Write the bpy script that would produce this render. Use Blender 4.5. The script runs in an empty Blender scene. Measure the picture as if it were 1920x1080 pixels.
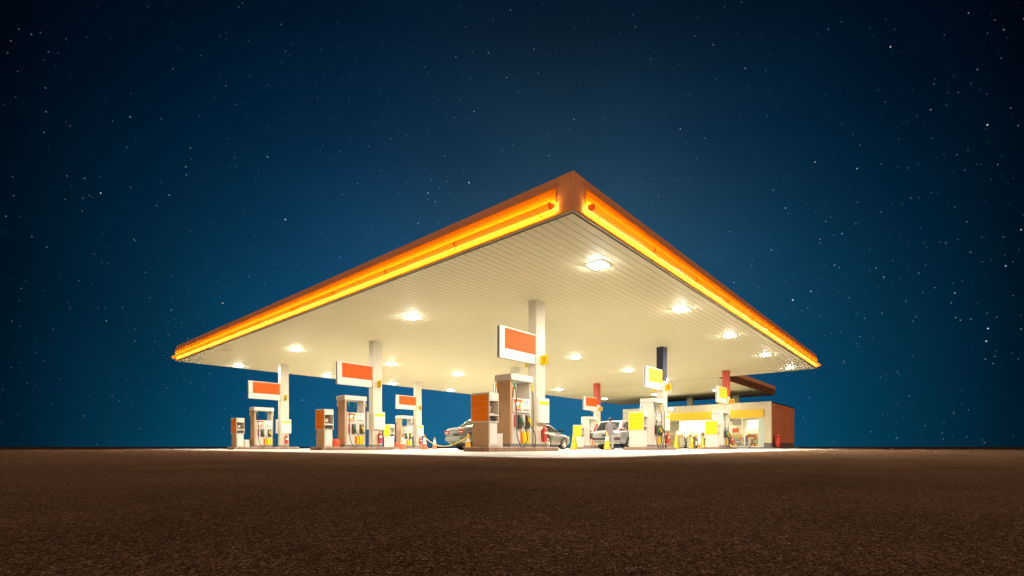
import bpy, bmesh, math, random
from mathutils import Vector, Matrix
random.seed(11)
R = math.radians
scene = bpy.context.scene
COL = scene.collection

# ------------------------------------------------------------------ materials
def _n(nt, t, **kw):
    n = nt.nodes.new(t)
    for k, v in kw.items():
        setattr(n, k, v)
    return n

def mat(name, col, rough=0.5, metal=0.0, var=0.0, vscale=6.0, bump=0.0, bscale=60.0, spec=0.5, coat=0.0, emit=None, estr=0.0, dirt=None, dscale=2.5, damt=0.35):
    m = bpy.data.materials.new(name)
    m.use_nodes = True
    nt = m.node_tree
    b = nt.nodes['Principled BSDF']
    b.inputs['Base Color'].default_value = (*col, 1)
    b.inputs['Roughness'].default_value = rough
    b.inputs['Metallic'].default_value = metal
    b.inputs['Specular IOR Level'].default_value = spec
    b.inputs['Coat Weight'].default_value = coat
    tc = None
    if var or dirt or bump:
        tc = _n(nt, 'ShaderNodeTexCoord')
    last = None
    if var:
        ns = _n(nt, 'ShaderNodeTexNoise'); ns.inputs['Scale'].default_value = vscale; ns.inputs['Detail'].default_value = 6
        nt.links.new(tc.outputs['Object'], ns.inputs['Vector'])
        cr = _n(nt, 'ShaderNodeValToRGB')
        cr.color_ramp.elements[0].position = 0.3; cr.color_ramp.elements[1].position = 0.7
        cr.color_ramp.elements[0].color = (*[c * (1 - var) for c in col], 1)
        cr.color_ramp.elements[1].color = (*[min(1, c * (1 + var * .6)) for c in col], 1)
        nt.links.new(ns.outputs['Fac'], cr.inputs['Fac'])
        last = cr.outputs['Color']
        mr = _n(nt, 'ShaderNodeMapRange'); mr.inputs['To Min'].default_value = max(0.02, rough - .1); mr.inputs['To Max'].default_value = min(1, rough + .12)
        nt.links.new(ns.outputs['Fac'], mr.inputs['Value']); nt.links.new(mr.outputs['Result'], b.inputs['Roughness'])
    if dirt:
        nd = _n(nt, 'ShaderNodeTexNoise'); nd.inputs['Scale'].default_value = dscale; nd.inputs['Detail'].default_value = 8; nd.inputs['Roughness'].default_value = .7
        mp = _n(nt, 'ShaderNodeMapping'); mp.inputs['Scale'].default_value = (1, 1, .35)
        nt.links.new(tc.outputs['Object'], mp.inputs['Vector']); nt.links.new(mp.outputs['Vector'], nd.inputs['Vector'])
        rr = _n(nt, 'ShaderNodeMapRange'); rr.inputs['From Min'].default_value = .45; rr.inputs['From Max'].default_value = .75; rr.inputs['To Max'].default_value = damt
        nt.links.new(nd.outputs['Fac'], rr.inputs['Value'])
        mx = _n(nt, 'ShaderNodeMix', data_type='RGBA')
        nt.links.new(rr.outputs['Result'], mx.inputs['Factor'])
        if last: nt.links.new(last, mx.inputs['A'])
        else: mx.inputs['A'].default_value = (*col, 1)
        mx.inputs['B'].default_value = (*dirt, 1)
        last = mx.outputs['Result']
    if last: nt.links.new(last, b.inputs['Base Color'])
    if bump:
        nb = _n(nt, 'ShaderNodeTexNoise'); nb.inputs['Scale'].default_value = bscale; nb.inputs['Detail'].default_value = 4
        nt.links.new(tc.outputs['Object'], nb.inputs['Vector'])
        bm = _n(nt, 'ShaderNodeBump'); bm.inputs['Strength'].default_value = bump; bm.inputs['Distance'].default_value = .01
        nt.links.new(nb.outputs['Fac'], bm.inputs['Height']); nt.links.new(bm.outputs['Normal'], b.inputs['Normal'])
    if emit:
        b.inputs['Emission Color'].default_value = (*emit, 1)
        b.inputs['Emission Strength'].default_value = estr
    return m

GR = (.30, .24, .18)
M = {}
M['cream'] = mat('cream paint', (.52, .47, .37), .4, var=.05, dirt=GR, damt=.18)
M['white'] = mat('white painted steel', (.52, .49, .435), .38, var=.05, dirt=GR, damt=.22)
M['white2'] = mat('clean white plastic', (.60, .57, .52), .35, var=.03)
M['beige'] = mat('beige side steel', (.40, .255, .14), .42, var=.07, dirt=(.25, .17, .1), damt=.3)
M['orange'] = mat('orange panel', (.60, .075, .004), .5, spec=.18, var=.04)
M['amber'] = mat('amber panel', (.72, .19, .006), .3, var=.05)
M['yellow'] = mat('yellow panel', (.60, .45, .005), .5, spec=.2, var=.04)
M['mustard'] = mat('mustard fascia', (.72, .48, .006), .45, var=.05)
M['red'] = mat('red enamel', (.55, .03, .02), .28, var=.1)
M['maroon'] = mat('maroon strip', (.32, .03, .03), .4)
M['redcol'] = mat('red column paint', (.40, .045, .02), .4, var=.06)
M['navy'] = mat('navy column paint', (.013, .013, .040), .5, spec=.25, var=.1)
M['black'] = mat('black rubber', (.018, .017, .016), .5, var=.2)
M['darkgrey'] = mat('dark grey plastic', (.06, .055, .05), .45, var=.15)
M['boot'] = mat('dark nozzle holder', (.05, .035, .03), .4, var=.1)
M['grey'] = mat('grey plinth', (.16, .14, .14), .55, var=.15, dirt=(.08, .06, .05), damt=.5)
M['steel'] = mat('brushed steel', (.6, .58, .55), .3, metal=1.0, var=.1)
M['green'] = mat('green nozzle grip', (.02, .18, .06), .35)
M['lcd'] = mat('pale display glass', (.7, .72, .7), .2)
M['lcdblue'] = mat('blue digits', (.12, .28, .62), .3)
M['print'] = mat('dark print', (.12, .08, .07), .6)
M['printred'] = mat('red numerals', (.50, .025, .012), .5)
M['screen'] = mat('lit payment screen', (.7, .75, .8), .2, emit=(.85, .92, 1), estr=.8)
M['tile'] = None
M['cone_o'] = mat('orange cone plastic', (.60, .13, .05), .45, var=.1, dirt=(.2, .08, .05), damt=.4)
M['cone_w'] = mat('reflective white band', (.80, .74, .6), .4, var=.05)
M['cone_y'] = mat('yellow cone plastic', (.66, .45, .006), .42, var=.06, dirt=(.4, .25, .05), damt=.25)
M['cone_a'] = mat('amber cone plastic', (.80, .40, .01), .42, var=.06)
M['brown'] = mat('brown panel', (.27, .19, .10), .5, var=.1)
M['rust'] = mat('rust red render', (.62, .215, .10), .75, var=.12, vscale=1.5, bump=.3, bscale=40, dirt=(.2, .06, .04), damt=.3)
M['wall'] = mat('cream render', (.60, .56, .41), .7, var=.06, vscale=1.5, bump=.2, bscale=50, dirt=GR, damt=.2)
M['bandbrown'] = mat('red brown fascia paint', (.66, .32, .185), .45, var=.08, vscale=.7)
M['linkbrown'] = mat('dark brown fascia', (.17, .075, .03), .5, var=.1)
M['roofgrey'] = mat('grey roofing', (.12, .12, .12), .8, var=.2)
M['frosted'] = mat('frosted green glass', (.48, .60, .53), .35)
M['frame'] = mat('bronze window frame', (.25, .20, .13), .4, metal=.3)
M['alu'] = mat('pale aluminium frame', (.66, .62, .52), .35, metal=.3)
M['interior'] = mat('shop interior paint', (.82, .77, .62), .6, var=.04)
M['floor'] = mat('shop floor tiles', (.62, .58, .48), .3, var=.08)
M['blind'] = mat('grey roller blind', (.40, .40, .36), .7, var=.05)
M['wood'] = mat('shop counter laminate', (.45, .26, .10), .4, var=.1)
M['lamp'] = mat('lit ceiling lamp', (1, 1, 1), .5, emit=(1, .97, .84), estr=1030)
M['lampring'] = mat('lamp frame', (.8, .78, .72), .4)
M['linklamp'] = mat('lit link canopy lamp', (1, 1, 1), .5, emit=(1, .945, .78), estr=130)
M['shoplamp'] = mat('lit shop lamp', (1, 1, 1), .5, emit=(1, .93, .74), estr=200)
M['flood'] = mat('lit floodlight', (1, 1, 1), .5, emit=(1, .97, .9), estr=110)
M['strip'] = mat('lit neon strip', (1, .6, .1), .5, emit=(1, .55, .07), estr=30)
M['covepanel'] = mat('orange cove panel', (.92, .30, .008), .5, var=.02)
M['covetrim'] = mat('yellow cove ledge', (.90, .42, .012), .45, var=.03)
TUBES = [mat('lit orange tube %s' % s, (.9, .25, .01), .3, emit=(1, .30, .006), estr=e) for s, e in (('bright', .95), ('mid', .8), ('soft', .68))]
M['tubecap'] = mat('orange tube collar', (.55, .08, .008), .35, emit=(.9, .10, .004), estr=.42)
M['skin'] = mat('skin', (.34, .19, .12), .5)
M['hair'] = mat('black hair', (.012, .010, .01), .5)
M['shirt'] = mat('grey violet shirt', (.20, .17, .20), .8, var=.15, vscale=12)
M['trouser'] = mat('grey trousers', (.32, .31, .34), .8, var=.15, vscale=12)
M['oshirt'] = mat('orange shirt', (.75, .16, .05), .8)
M['shoe'] = mat('dark shoe', (.03, .025, .02), .5)
M['carwhite'] = mat('white car paint', (.33, .33, .335), .25, metal=.25, coat=.6)
M['carsilver'] = mat('silver car paint', (.20, .195, .155), .28, metal=.6, coat=.8)
M['carblue'] = mat('pale silver blue car paint', (.30, .34, .34), .28, metal=.5, coat=.8)
M['cargrey'] = mat('grey car paint', (.30, .28, .23), .28, metal=.6, coat=.8)
M['glassdark'] = mat('tinted car glass', (.015, .018, .015), .08, spec=.4)
M['taillight'] = mat('red tail lamp', (.28, .012, .010), .15, coat=.8)
M['headlight'] = mat('clear headlamp', (.7, .7, .68), .12, coat=.8)
M['rim'] = mat('alloy rim', (.68, .62, .5), .28, metal=.85)
M['tyre'] = mat('tyre rubber', (.02, .02, .019), .7, var=.2)
M['chrome'] = mat('chrome', (.75, .75, .72), .12, metal=1.0)
M['plate'] = mat('dark number plate', (.03, .03, .03), .4)
M['blackpaint'] = mat('black motorcycle paint', (.02, .02, .022), .25, coat=.6)
M['watercan'] = mat('red plastic can', (.70, .07, .025), .35, var=.06)
M['paper'] = mat('cream notice paper', (.76, .68, .50), .6, var=.05)
M['chainy'] = mat('yellow chain plastic', (.80, .62, .02), .45)
PROD = [mat('packaging %s' % n, c, .4) for n, c in (('yellow', (.85, .62, .05)), ('red', (.6, .07, .04)), ('orange', (.8, .3, .04)), ('white', (.8, .78, .7)), ('blue', (.15, .25, .55)), ('brown', (.4, .2, .08)), ('green', (.2, .4, .1)), ('lilac', (.5, .45, .75)))]

def tile_mat():
    m = bpy.data.materials.new('brown kerb tiles'); m.use_nodes = True
    nt = m.node_tree; b = nt.nodes['Principled BSDF']
    tc = _n(nt, 'ShaderNodeTexCoord')
    sx = _n(nt, 'ShaderNodeSeparateXYZ'); nt.links.new(tc.outputs['Object'], sx.inputs[0])
    ad = _n(nt, 'ShaderNodeMath', operation='ADD'); nt.links.new(sx.outputs['X'], ad.inputs[0]); nt.links.new(sx.outputs['Y'], ad.inputs[1])
    cb = _n(nt, 'ShaderNodeCombineXYZ'); nt.links.new(ad.outputs[0], cb.inputs['X']); nt.links.new(sx.outputs['Z'], cb.inputs['Y'])
    br = _n(nt, 'ShaderNodeTexBrick'); br.offset = 0
    br.inputs['Scale'].default_value = 1; br.inputs['Brick Width'].default_value = .2; br.inputs['Row Height'].default_value = .3
    br.inputs['Mortar Size'].default_value = .006
    br.inputs['Color1'].default_value = (.17, .085, .055, 1); br.inputs['Color2'].default_value = (.24, .13, .085, 1); br.inputs['Mortar'].default_value = (.36, .27, .2, 1)
    nt.links.new(cb.outputs[0], br.inputs['Vector'])
    nt.links.new(br.outputs['Color'], b.inputs['Base Color']); b.inputs['Roughness'].default_value = .45
    return m
M['tile'] = tile_mat()

def glass_mat():
    m = bpy.data.materials.new('shop window glass'); m.use_nodes = True
    nt = m.node_tree; nt.nodes.clear()
    o = _n(nt, 'ShaderNodeOutputMaterial'); mx = _n(nt, 'ShaderNodeMixShader')
    t = _n(nt, 'ShaderNodeBsdfTransparent'); t.inputs[0].default_value = (.95, .97, .95, 1)
    g = _n(nt, 'ShaderNodeBsdfGlossy'); g.inputs['Roughness'].default_value = .02
    mx.inputs[0].default_value = .07
    nt.links.new(t.outputs[0], mx.inputs[1]); nt.links.new(g.outputs[0], mx.inputs[2]); nt.links.new(mx.outputs[0], o.inputs[0])
    return m
M['glass'] = glass_mat()

def soffit_mat():
    m = mat('cream soffit boards', (.90, .86, .63), .5, spec=.3, var=.03, vscale=.4)
    return m
M['soffit'] = soffit_mat()
M['joint'] = mat('shadowy board joint', (.42, .34, .19), .8, spec=.05)

def concrete_mat():
    m = bpy.data.materials.new('pale concrete'); m.use_nodes = True
    nt = m.node_tree; b = nt.nodes['Principled BSDF']
    tc = _n(nt, 'ShaderNodeTexCoord')
    n1 = _n(nt, 'ShaderNodeTexNoise'); n1.inputs['Scale'].default_value = .6; n1.inputs['Detail'].default_value = 10; n1.inputs['Roughness'].default_value = .65
    nt.links.new(tc.outputs['Object'], n1.inputs['Vector'])
    cr = _n(nt, 'ShaderNodeValToRGB'); e = cr.color_ramp.elements
    e[0].position = .3; e[0].color = (.46, .41, .33, 1); e[1].position = .62; e[1].color = (.64, .58, .48, 1)
    nt.links.new(n1.outputs['Fac'], cr.inputs['Fac'])
    br = _n(nt, 'ShaderNodeTexBrick'); br.offset = 0; br.inputs['Scale'].default_value = 1
    br.inputs['Brick Width'].default_value = 4.8; br.inputs['Row Height'].default_value = 4.75; br.inputs['Mortar Size'].default_value = .012
    br.inputs['Color1'].default_value = (1, 1, 1, 1); br.inputs['Color2'].default_value = (.95, .95, .95, 1); br.inputs['Mortar'].default_value = (.25, .22, .2, 1)
    nt.links.new(tc.outputs['Object'], br.inputs['Vector'])
    mx = _n(nt, 'ShaderNodeMix', data_type='RGBA', blend_type='MULTIPLY'); mx.inputs['Factor'].default_value = 1
    nt.links.new(cr.outputs['Color'], mx.inputs['A']); nt.links.new(br.outputs['Color'], mx.inputs['B'])
    nt.links.new(mx.outputs['Result'], b.inputs['Base Color'])
    b.inputs['Roughness'].default_value = .6
    n2 = _n(nt, 'ShaderNodeTexNoise'); n2.inputs['Scale'].default_value = 30; n2.inputs['Detail'].default_value = 5
    nt.links.new(tc.outputs['Object'], n2.inputs['Vector'])
    bp = _n(nt, 'ShaderNodeBump'); bp.inputs['Strength'].default_value = .25; bp.inputs['Distance'].default_value = .01
    nt.links.new(n2.outputs['Fac'], bp.inputs['Height']); nt.links.new(bp.outputs['Normal'], b.inputs['Normal'])
    return m
M['concrete'] = concrete_mat()

def asphalt_mat():
    m = bpy.data.materials.new('brown grained asphalt'); m.use_nodes = True
    nt = m.node_tree; b = nt.nodes['Principled BSDF']; L = nt.links.new
    tc = _n(nt, 'ShaderNodeTexCoord'); O = tc.outputs['Object']
    def mth(op, a, c=None):
        n = _n(nt, 'ShaderNodeMath', operation=op)
        for i, q in enumerate((a, c)):
            if q is None: continue
            if isinstance(q, (int, float)): n.inputs[i].default_value = q
            else: L(q, n.inputs[i])
        return n.outputs[0]
    def vor(sc):
        v = _n(nt, 'ShaderNodeTexVoronoi'); v.inputs['Scale'].default_value = sc; L(O, v.inputs['Vector'])
        sp = _n(nt, 'ShaderNodeSeparateColor'); L(v.outputs['Color'], sp.inputs[0]); return v.outputs['Distance'], sp.outputs[0], sp.outputs[1]
    d1, c1, e1 = vor(460); d2, c2, e2 = vor(180); d3, c3, e3 = vor(60)
    # grain brightness from three stone sizes
    g = mth('ADD', mth('MULTIPLY', mth('POWER', c1, 2.0), .72), mth('MULTIPLY', mth('POWER', c2, 2.2), .28))
    g = mth('ADD', g, mth('MULTIPLY', mth('POWER', c3, 3.0), .10))
    cr = _n(nt, 'ShaderNodeValToRGB'); e = cr.color_ramp.elements
    e[0].position = 0; e[0].color = (.045, .024, .0135, 1)
    e[1].position = .45; e[1].color = (.205, .114, .066, 1)
    for p, c in ((.8, (.47, .275, .165)), (1.0, (.80, .54, .36))):
        x = e.new(p); x.color = (*c, 1)
    L(g, cr.inputs['Fac'])
    # worn lighter and darker drifts
    n1 = _n(nt, 'ShaderNodeTexNoise'); n1.inputs['Scale'].default_value = .8; n1.inputs['Detail'].default_value = 12; n1.inputs['Roughness'].default_value = .72
    L(O, n1.inputs['Vector'])
    mr = _n(nt, 'ShaderNodeMapRange'); mr.inputs['From Min'].default_value = .32; mr.inputs['From Max'].default_value = .68; mr.inputs['To Min'].default_value = .72; mr.inputs['To Max'].default_value = 1.28
    L(n1.outputs['Fac'], mr.inputs['Value'])
    mx = _n(nt, 'ShaderNodeMix', data_type='RGBA', blend_type='MULTIPLY'); mx.inputs['Factor'].default_value = 1
    L(cr.outputs['Color'], mx.inputs['A']); L(mr.outputs['Result'], mx.inputs['B'])
    # a few pale chips
    ch = mth('GREATER_THAN', e1, .982)
    m2 = _n(nt, 'ShaderNodeMix', data_type='RGBA'); L(mth('MULTIPLY', ch, .8), m2.inputs['Factor']); L(mx.outputs['Result'], m2.inputs['A']); m2.inputs['B'].default_value = (.75, .6, .48, 1)
    L(m2.outputs['Result'], b.inputs['Base Color'])
    b.inputs['Roughness'].default_value = 1
    b.inputs['Specular IOR Level'].default_value = 0
    n2 = _n(nt, 'ShaderNodeTexNoise'); n2.inputs['Scale'].default_value = 110; n2.inputs['Detail'].default_value = 6; n2.inputs['Roughness'].default_value = .7
    L(O, n2.inputs['Vector'])
    h = mth('ADD', mth('MULTIPLY', d1, -.35), mth('MULTIPLY', d2, -.5)); h = mth('ADD', h, n2.outputs['Fac'])
    bp = _n(nt, 'ShaderNodeBump'); bp.inputs['Strength'].default_value = .8; bp.inputs['Distance'].default_value = .005
    L(h, bp.inputs['Height']); L(bp.outputs['Normal'], b.inputs['Normal'])
    return m
M['asphalt'] = asphalt_mat()

# ------------------------------------------------------------------ mesh helpers
class MB:
    def __init__(s): s.v = []; s.f = []; s.m = []; s.mats = []
    def mi(s, m):
        if m not in s.mats: s.mats.append(m)
        return s.mats.index(m)
    def add(s, vs, fs, m=None):
        o = len(s.v); s.v += [tuple(p) for p in vs]
        k = s.mi(m) if m else 0
        for f in fs: s.f.append([i + o for i in f]); s.m.append(k)
        return s
    def box(s, x0, x1, y0, y1, z0, z1, m=None):
        return s.add([(x0, y0, z0), (x1, y0, z0), (x1, y1, z0), (x0, y1, z0), (x0, y0, z1), (x1, y0, z1), (x1, y1, z1), (x0, y1, z1)],
                     [(3, 2, 1, 0), (4, 5, 6, 7), (0, 1, 5, 4), (1, 2, 6, 5), (2, 3, 7, 6), (3, 0, 4, 7)], m)
    def prism(s, pts, axis, a, b, m=None):
        # pts: 2D outline; axis 'x': pts=(y,z); 'y': pts=(x,z); 'z': pts=(x,y)
        n = len(pts)
        def P(p, t): return {'x': (t, p[0], p[1]), 'y': (p[0], t, p[1]), 'z': (p[0], p[1], t)}[axis]
        vs = [P(p, a) for p in pts] + [P(p, b) for p in pts]
        fs = [list(range(n))[::-1], list(range(n, 2 * n))] + [(i, (i + 1) % n, (i + 1) % n + n, i + n) for i in range(n)]
        return s.add(vs, fs, m)
    def strip(s, pts, axis, a, b, m=None):
        n = len(pts)
        def P(p, t): return {'x': (t, p[0], p[1]), 'y': (p[0], t, p[1])}[axis]
        vs = [P(p, a) for p in pts] + [P(p, b) for p in pts]
        return s.add(vs, [(i, i + 1, i + 1 + n, i + n) for i in range(n - 1)], m)
    def lathe(s, prof, seg=20, c=(0, 0, 0), axis='z', m=None, caps=True):
        vs = []; n = len(prof)
        for k in range(seg):
            a = 2 * math.pi * k / seg
            for r, h in prof:
                x, y = r * math.cos(a), r * math.sin(a)
                p = {'z': (x, y, h), 'x': (h, x, y), 'y': (y, h, x)}[axis]
                vs.append((p[0] + c[0], p[1] + c[1], p[2] + c[2]))
        fs = []
        for k in range(seg):
            k2 = (k + 1) % seg
            for i in range(n - 1): fs.append((k * n + i, k2 * n + i, k2 * n + i + 1, k * n + i + 1))
        if caps:
            fs.append([k * n for k in range(seg)][::-1]); fs.append([k * n + n - 1 for k in range(seg)])
        return s.add(vs, fs, m)
    def cyl(s, r, h0, h1, c=(0, 0, 0), axis='z', seg=20, m=None, r2=None):
        return s.lathe([(r, h0), (r2 if r2 is not None else r, h1)], seg, c, axis, m)
    def tube(s, path, r, seg=8, m=None, closed=False):
        pts = [Vector(p) for p in path]; n = len(pts); vs = []
        up = Vector((.13, .31, .94)).normalized(); prevu = None
        for i, p in enumerate(pts):
            t = (pts[min(i + 1, n - 1)] - pts[max(i - 1, 0)])
            if closed: t = pts[(i + 1) % n] - pts[(i - 1) % n]
            t.normalize()
            u = prevu if prevu is not None else up.cross(t)
            u = (u - t * u.dot(t))
            if u.length < 1e-5: u = Vector((1, 0, 0)).cross(t)
            u.normalize(); prevu = u; w = t.cross(u)
            rr = r[i] if isinstance(r, (list, tuple)) else r
            for k in range(seg):
                a = 2 * math.pi * k / seg
                vs.append(p + u * math.cos(a) * rr + w * math.sin(a) * rr)
        fs = []
        for i in range(n if closed else n - 1):
            j = (i + 1) % n
            for k in range(seg):
                k2 = (k + 1) % seg
                fs.append((i * seg + k, i * seg + k2, j * seg + k2, j * seg + k))
        if not closed:
            fs.append(list(range(seg))[::-1]); fs.append([(n - 1) * seg + k for k in range(seg)])
        return s.add(vs, fs, m)
    def build(s, name, m=None, parent=None, smooth=False, bevel=0, seg=2, loc=None, subd=0):
        me = bpy.data.meshes.new(name); me.from_pydata(s.v, [], s.f); 
        bm = bmesh.new(); bm.from_mesh(me); bmesh.ops.recalc_face_normals(bm, faces=bm.faces); bm.to_mesh(me); bm.free()
        mats = s.mats if s.mats else [m]
        for q in mats: me.materials.append(q if not isinstance(q, str) else M[q])
        if len(mats) > 1:
            for p, k in zip(me.polygons, s.m): p.material_index = k
        o = bpy.data.objects.new(name, me); COL.objects.link(o)
        if parent: o.parent = parent
        if loc: o.location = loc
        if bevel:
            b = o.modifiers.new('bevel', 'BEVEL'); b.width = bevel; b.segments = seg; b.limit_method = 'ANGLE'; b.angle_limit = R(40)
        if subd:
            b = o.modifiers.new('subd', 'SUBSURF'); b.levels = subd; b.render_levels = subd
        if smooth:
            for p in me.polygons: p.use_smooth = True
            try: me.set_sharp_from_angle(angle=R(42))
            except Exception: pass
        return o

def tag(o, label, cat, group=None, kind=None):
    if label: o['label'] = label
    if cat: o['category'] = cat
    if group: o['group'] = group
    if kind: o['kind'] = kind
    return o
def thing(name, label, cat, loc=(0, 0, 0), rz=0, group=None):
    o = bpy.data.objects.new(name, None); COL.objects.link(o)
    o.location = loc; o.rotation_euler = (0, 0, rz); o.empty_display_size = .2
    return tag(o, label, cat, group)
def copy_tree(o, parent=None):
    c = o.copy(); COL.objects.link(c)
    if parent: c.parent = parent
    for ch in [x for x in o.children]: copy_tree(ch, c)
    return c
def put(src, loc, label, rz=None):
    c = copy_tree(src); c.location = loc; c['label'] = label
    if rz is not None: c.rotation_euler = (0, 0, rz)
    return c
def recolour(o, old, new):
    for ch in [o] + list(o.children_recursive):
        if ch.type == 'MESH':
            for sl in ch.material_slots:
                if sl.material == M[old]:
                    sl.link = 'OBJECT'; sl.material = M[new]
def bake(o):
    dg = bpy.context.evaluated_depsgraph_get(); dg.update()
    me = bpy.data.meshes.new_from_object(o.evaluated_get(dg))
    o.modifiers.clear(); o.data = me
    return o
def text_mb(txt, size, origin, xa, ya, mb, m, depth=.004):
    cu = bpy.data.curves.new('txt', 'FONT'); cu.body = txt; cu.size = size; cu.align_x = 'CENTER'; cu.align_y = 'CENTER'; cu.extrude = depth; cu.offset = .03 * size
    o = bpy.data.objects.new('txt', cu); COL.objects.link(o)
    dg = bpy.context.evaluated_depsgraph_get(); dg.update()
    me = bpy.data.meshes.new_from_object(o.evaluated_get(dg))
    xa, ya, og = Vector(xa), Vector(ya), Vector(origin); za = xa.cross(ya)
    mb.add([og + xa * v.co.x + ya * v.co.y + za * v.co.z for v in me.vertices], [tuple(p.vertices) for p in me.polygons], m)
    bpy.data.objects.remove(o); bpy.data.curves.remove(cu); bpy.data.meshes.remove(me)
def crv(pts, n=10):
    """Catmull-Rom through pts"""
    P = [Vector(p) for p in pts]; out = []
    for i in range(len(P) - 1):
        p0 = P[max(i - 1, 0)]; p1 = P[i]; p2 = P[i + 1]; p3 = P[min(i + 2, len(P) - 1)]
        for k in range(n):
            t = k / n
            out.append(.5 * ((2 * p1) + (p2 - p0) * t + (2 * p0 - 5 * p1 + 4 * p2 - p3) * t * t + (3 * p1 - p0 - 3 * p2 + p3) * t ** 3))
    out.append(P[-1]); return out

# ------------------------------------------------------------------ camera  (world X runs along the pump islands, Y across them)
cam = bpy.data.cameras.new('camera'); co = bpy.data.objects.new('camera', cam); COL.objects.link(co)
co.location = (-8.452, -5.671, .15)
co.rotation_euler = (R(90), 0, math.atan2(.656, .7547) - R(90))
cam.sensor_width = 36; cam.lens = 918 / 1920 * 36; cam.shift_y = (838 - 540) / 1920
cam.clip_start = .02; cam.clip_end = 6000
scene.camera = co
FWD = Vector((.7547, .656, 0)); RGT = Vector((.656, -.7547, 0))

# ------------------------------------------------------------------ night sky (world)
def sky():
    w = bpy.data.worlds.new('World'); scene.world = w; w.use_nodes = True
    nt = w.node_tree; nt.nodes.clear(); L = nt.links.new
    out = _n(nt, 'ShaderNodeOutputWorld'); bg = _n(nt, 'ShaderNodeBackground')
    tc = _n(nt, 'ShaderNodeTexCoord')
    nz = _n(nt, 'ShaderNodeVectorMath', operation='NORMALIZE'); L(tc.outputs['Generated'], nz.inputs[0])
    D = nz.outputs[0]
    sx = _n(nt, 'ShaderNodeSeparateXYZ'); L(D, sx.inputs[0])
    def ramp(sock, els, interp='EASE'):
        r = _n(nt, 'ShaderNodeValToRGB'); r.color_ramp.interpolation = interp
        e = r.color_ramp.elements
        while len(e) > 1: e.remove(e[-1])
        e[0].position = els[0][0]; e[0].color = (*els[0][1], 1)
        for p, c in els[1:]:
            x = e.new(p); x.color = (*c, 1)
        L(sock, r.inputs['Fac']); return r.outputs['Color']
    def s2l(r, g, b):
        f = lambda c: (c / 255 / 12.92) if c <= 10 else ((c / 255 + .055) / 1.055) ** 2.4
        return (f(r), f(g), f(b))
    el = ramp(sx.outputs['Z'], [(0, s2l(26, 108, 146)), (.10, s2l(24, 98, 140)), (.22, s2l(25, 85, 122)), (.36, s2l(19, 68, 104)), (.50, s2l(8, 46, 77)), (.64, s2l(4, 26, 47)), (.78, s2l(1, 14, 32)), (1, s2l(1, 8, 20))], 'LINEAR')
    # azimuth: brightest behind the station, dark to the sides
    fl = _n(nt, 'ShaderNodeVectorMath', operation='MULTIPLY'); L(D, fl.inputs[0]); fl.inputs[1].default_value = (1, 1, 0)
    fn = _n(nt, 'ShaderNodeVectorMath', operation='NORMALIZE'); L(fl.outputs[0], fn.inputs[0])
    dt = _n(nt, 'ShaderNodeVectorMath', operation='DOT_PRODUCT'); L(fn.outputs[0], dt.inputs[0]); dt.inputs[1].default_value = FWD
    ac = _n(nt, 'ShaderNodeMath', operation='ARCCOSINE'); L(dt.outputs['Value'], ac.inputs[0])
    az = ramp(ac.outputs[0], [(0, (1, 1, 1)), (.25, (.86, .92, .94)), (.5, (.26, .51, .52)), (.65, (.10, .27, .28)), (.80, (.02, .085, .09)), (1, (.012, .05, .055))], 'LINEAR')
    mx = _n(nt, 'ShaderNodeMix', data_type='RGBA', blend_type='MULTIPLY'); mx.inputs['Factor'].default_value = 1
    L(el, mx.inputs['A']); L(az, mx.inputs['B'])
    # the town's glow in the air above the station
    g = (FWD + RGT * .10 + Vector((0, 0, .34))).normalized()
    gd = _n(nt, 'ShaderNodeVectorMath', operation='DOT_PRODUCT'); L(D, gd.inputs[0]); gd.inputs[1].default_value = g
    gp = _n(nt, 'ShaderNodeMath', operation='POWER', use_clamp=True); L(gd.outputs['Value'], gp.inputs[0]); gp.inputs[1].default_value = 30
    gc = _n(nt, 'ShaderNodeMix', data_type='RGBA'); L(gp.outputs[0], gc.inputs['Factor']); gc.inputs['A'].default_value = (0, 0, 0, 1); gc.inputs['B'].default_value = (.020, .034, .021, 1)
    a1 = _n(nt, 'ShaderNodeMix', data_type='RGBA', blend_type='ADD'); a1.inputs['Factor'].default_value = 1
    L(mx.outputs['Result'], a1.inputs['A']); L(gc.outputs['Result'], a1.inputs['B'])
    # slight unevenness of the air
    ns = _n(nt, 'ShaderNodeTexNoise'); ns.inputs['Scale'].default_value = 2.2; ns.inputs['Detail'].default_value = 4; L(D, ns.inputs['Vector'])
    nr = _n(nt, 'ShaderNodeMapRange'); nr.inputs['From Min'].default_value = .3; nr.inputs['From Max'].default_value = .7; nr.inputs['To Min'].default_value = .86; nr.inputs['To Max'].default_value = 1.12
    L(ns.outputs['Fac'], nr.inputs['Value'])
    a2 = _n(nt, 'ShaderNodeMix', data_type='RGBA', blend_type='MULTIPLY'); a2.inputs['Factor'].default_value = 1
    L(a1.outputs['Result'], a2.inputs['A']); L(nr.outputs['Result'], a2.inputs['B'])
    cur = a2.outputs['Result']
    sn = _n(nt, 'ShaderNodeTexNoise'); sn.inputs['Scale'].default_value = 3.4; sn.inputs['Detail'].default_value = 3; L(D, sn.inputs['Vector'])
    sm = _n(nt, 'ShaderNodeMapRange'); sm.inputs['From Min'].default_value = .38; sm.inputs['From Max'].default_value = .64; sm.inputs['To Min'].default_value = .30; sm.inputs['To Max'].default_value = 1.1
    L(sn.outputs['Fac'], sm.inputs['Value'])
    cd = _n(nt, 'ShaderNodeVectorMath', operation='DOT_PRODUCT'); L(D, cd.inputs[0]); cd.inputs[1].default_value = (FWD + RGT * .865 + Vector((0, 0, .345))).normalized()
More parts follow.
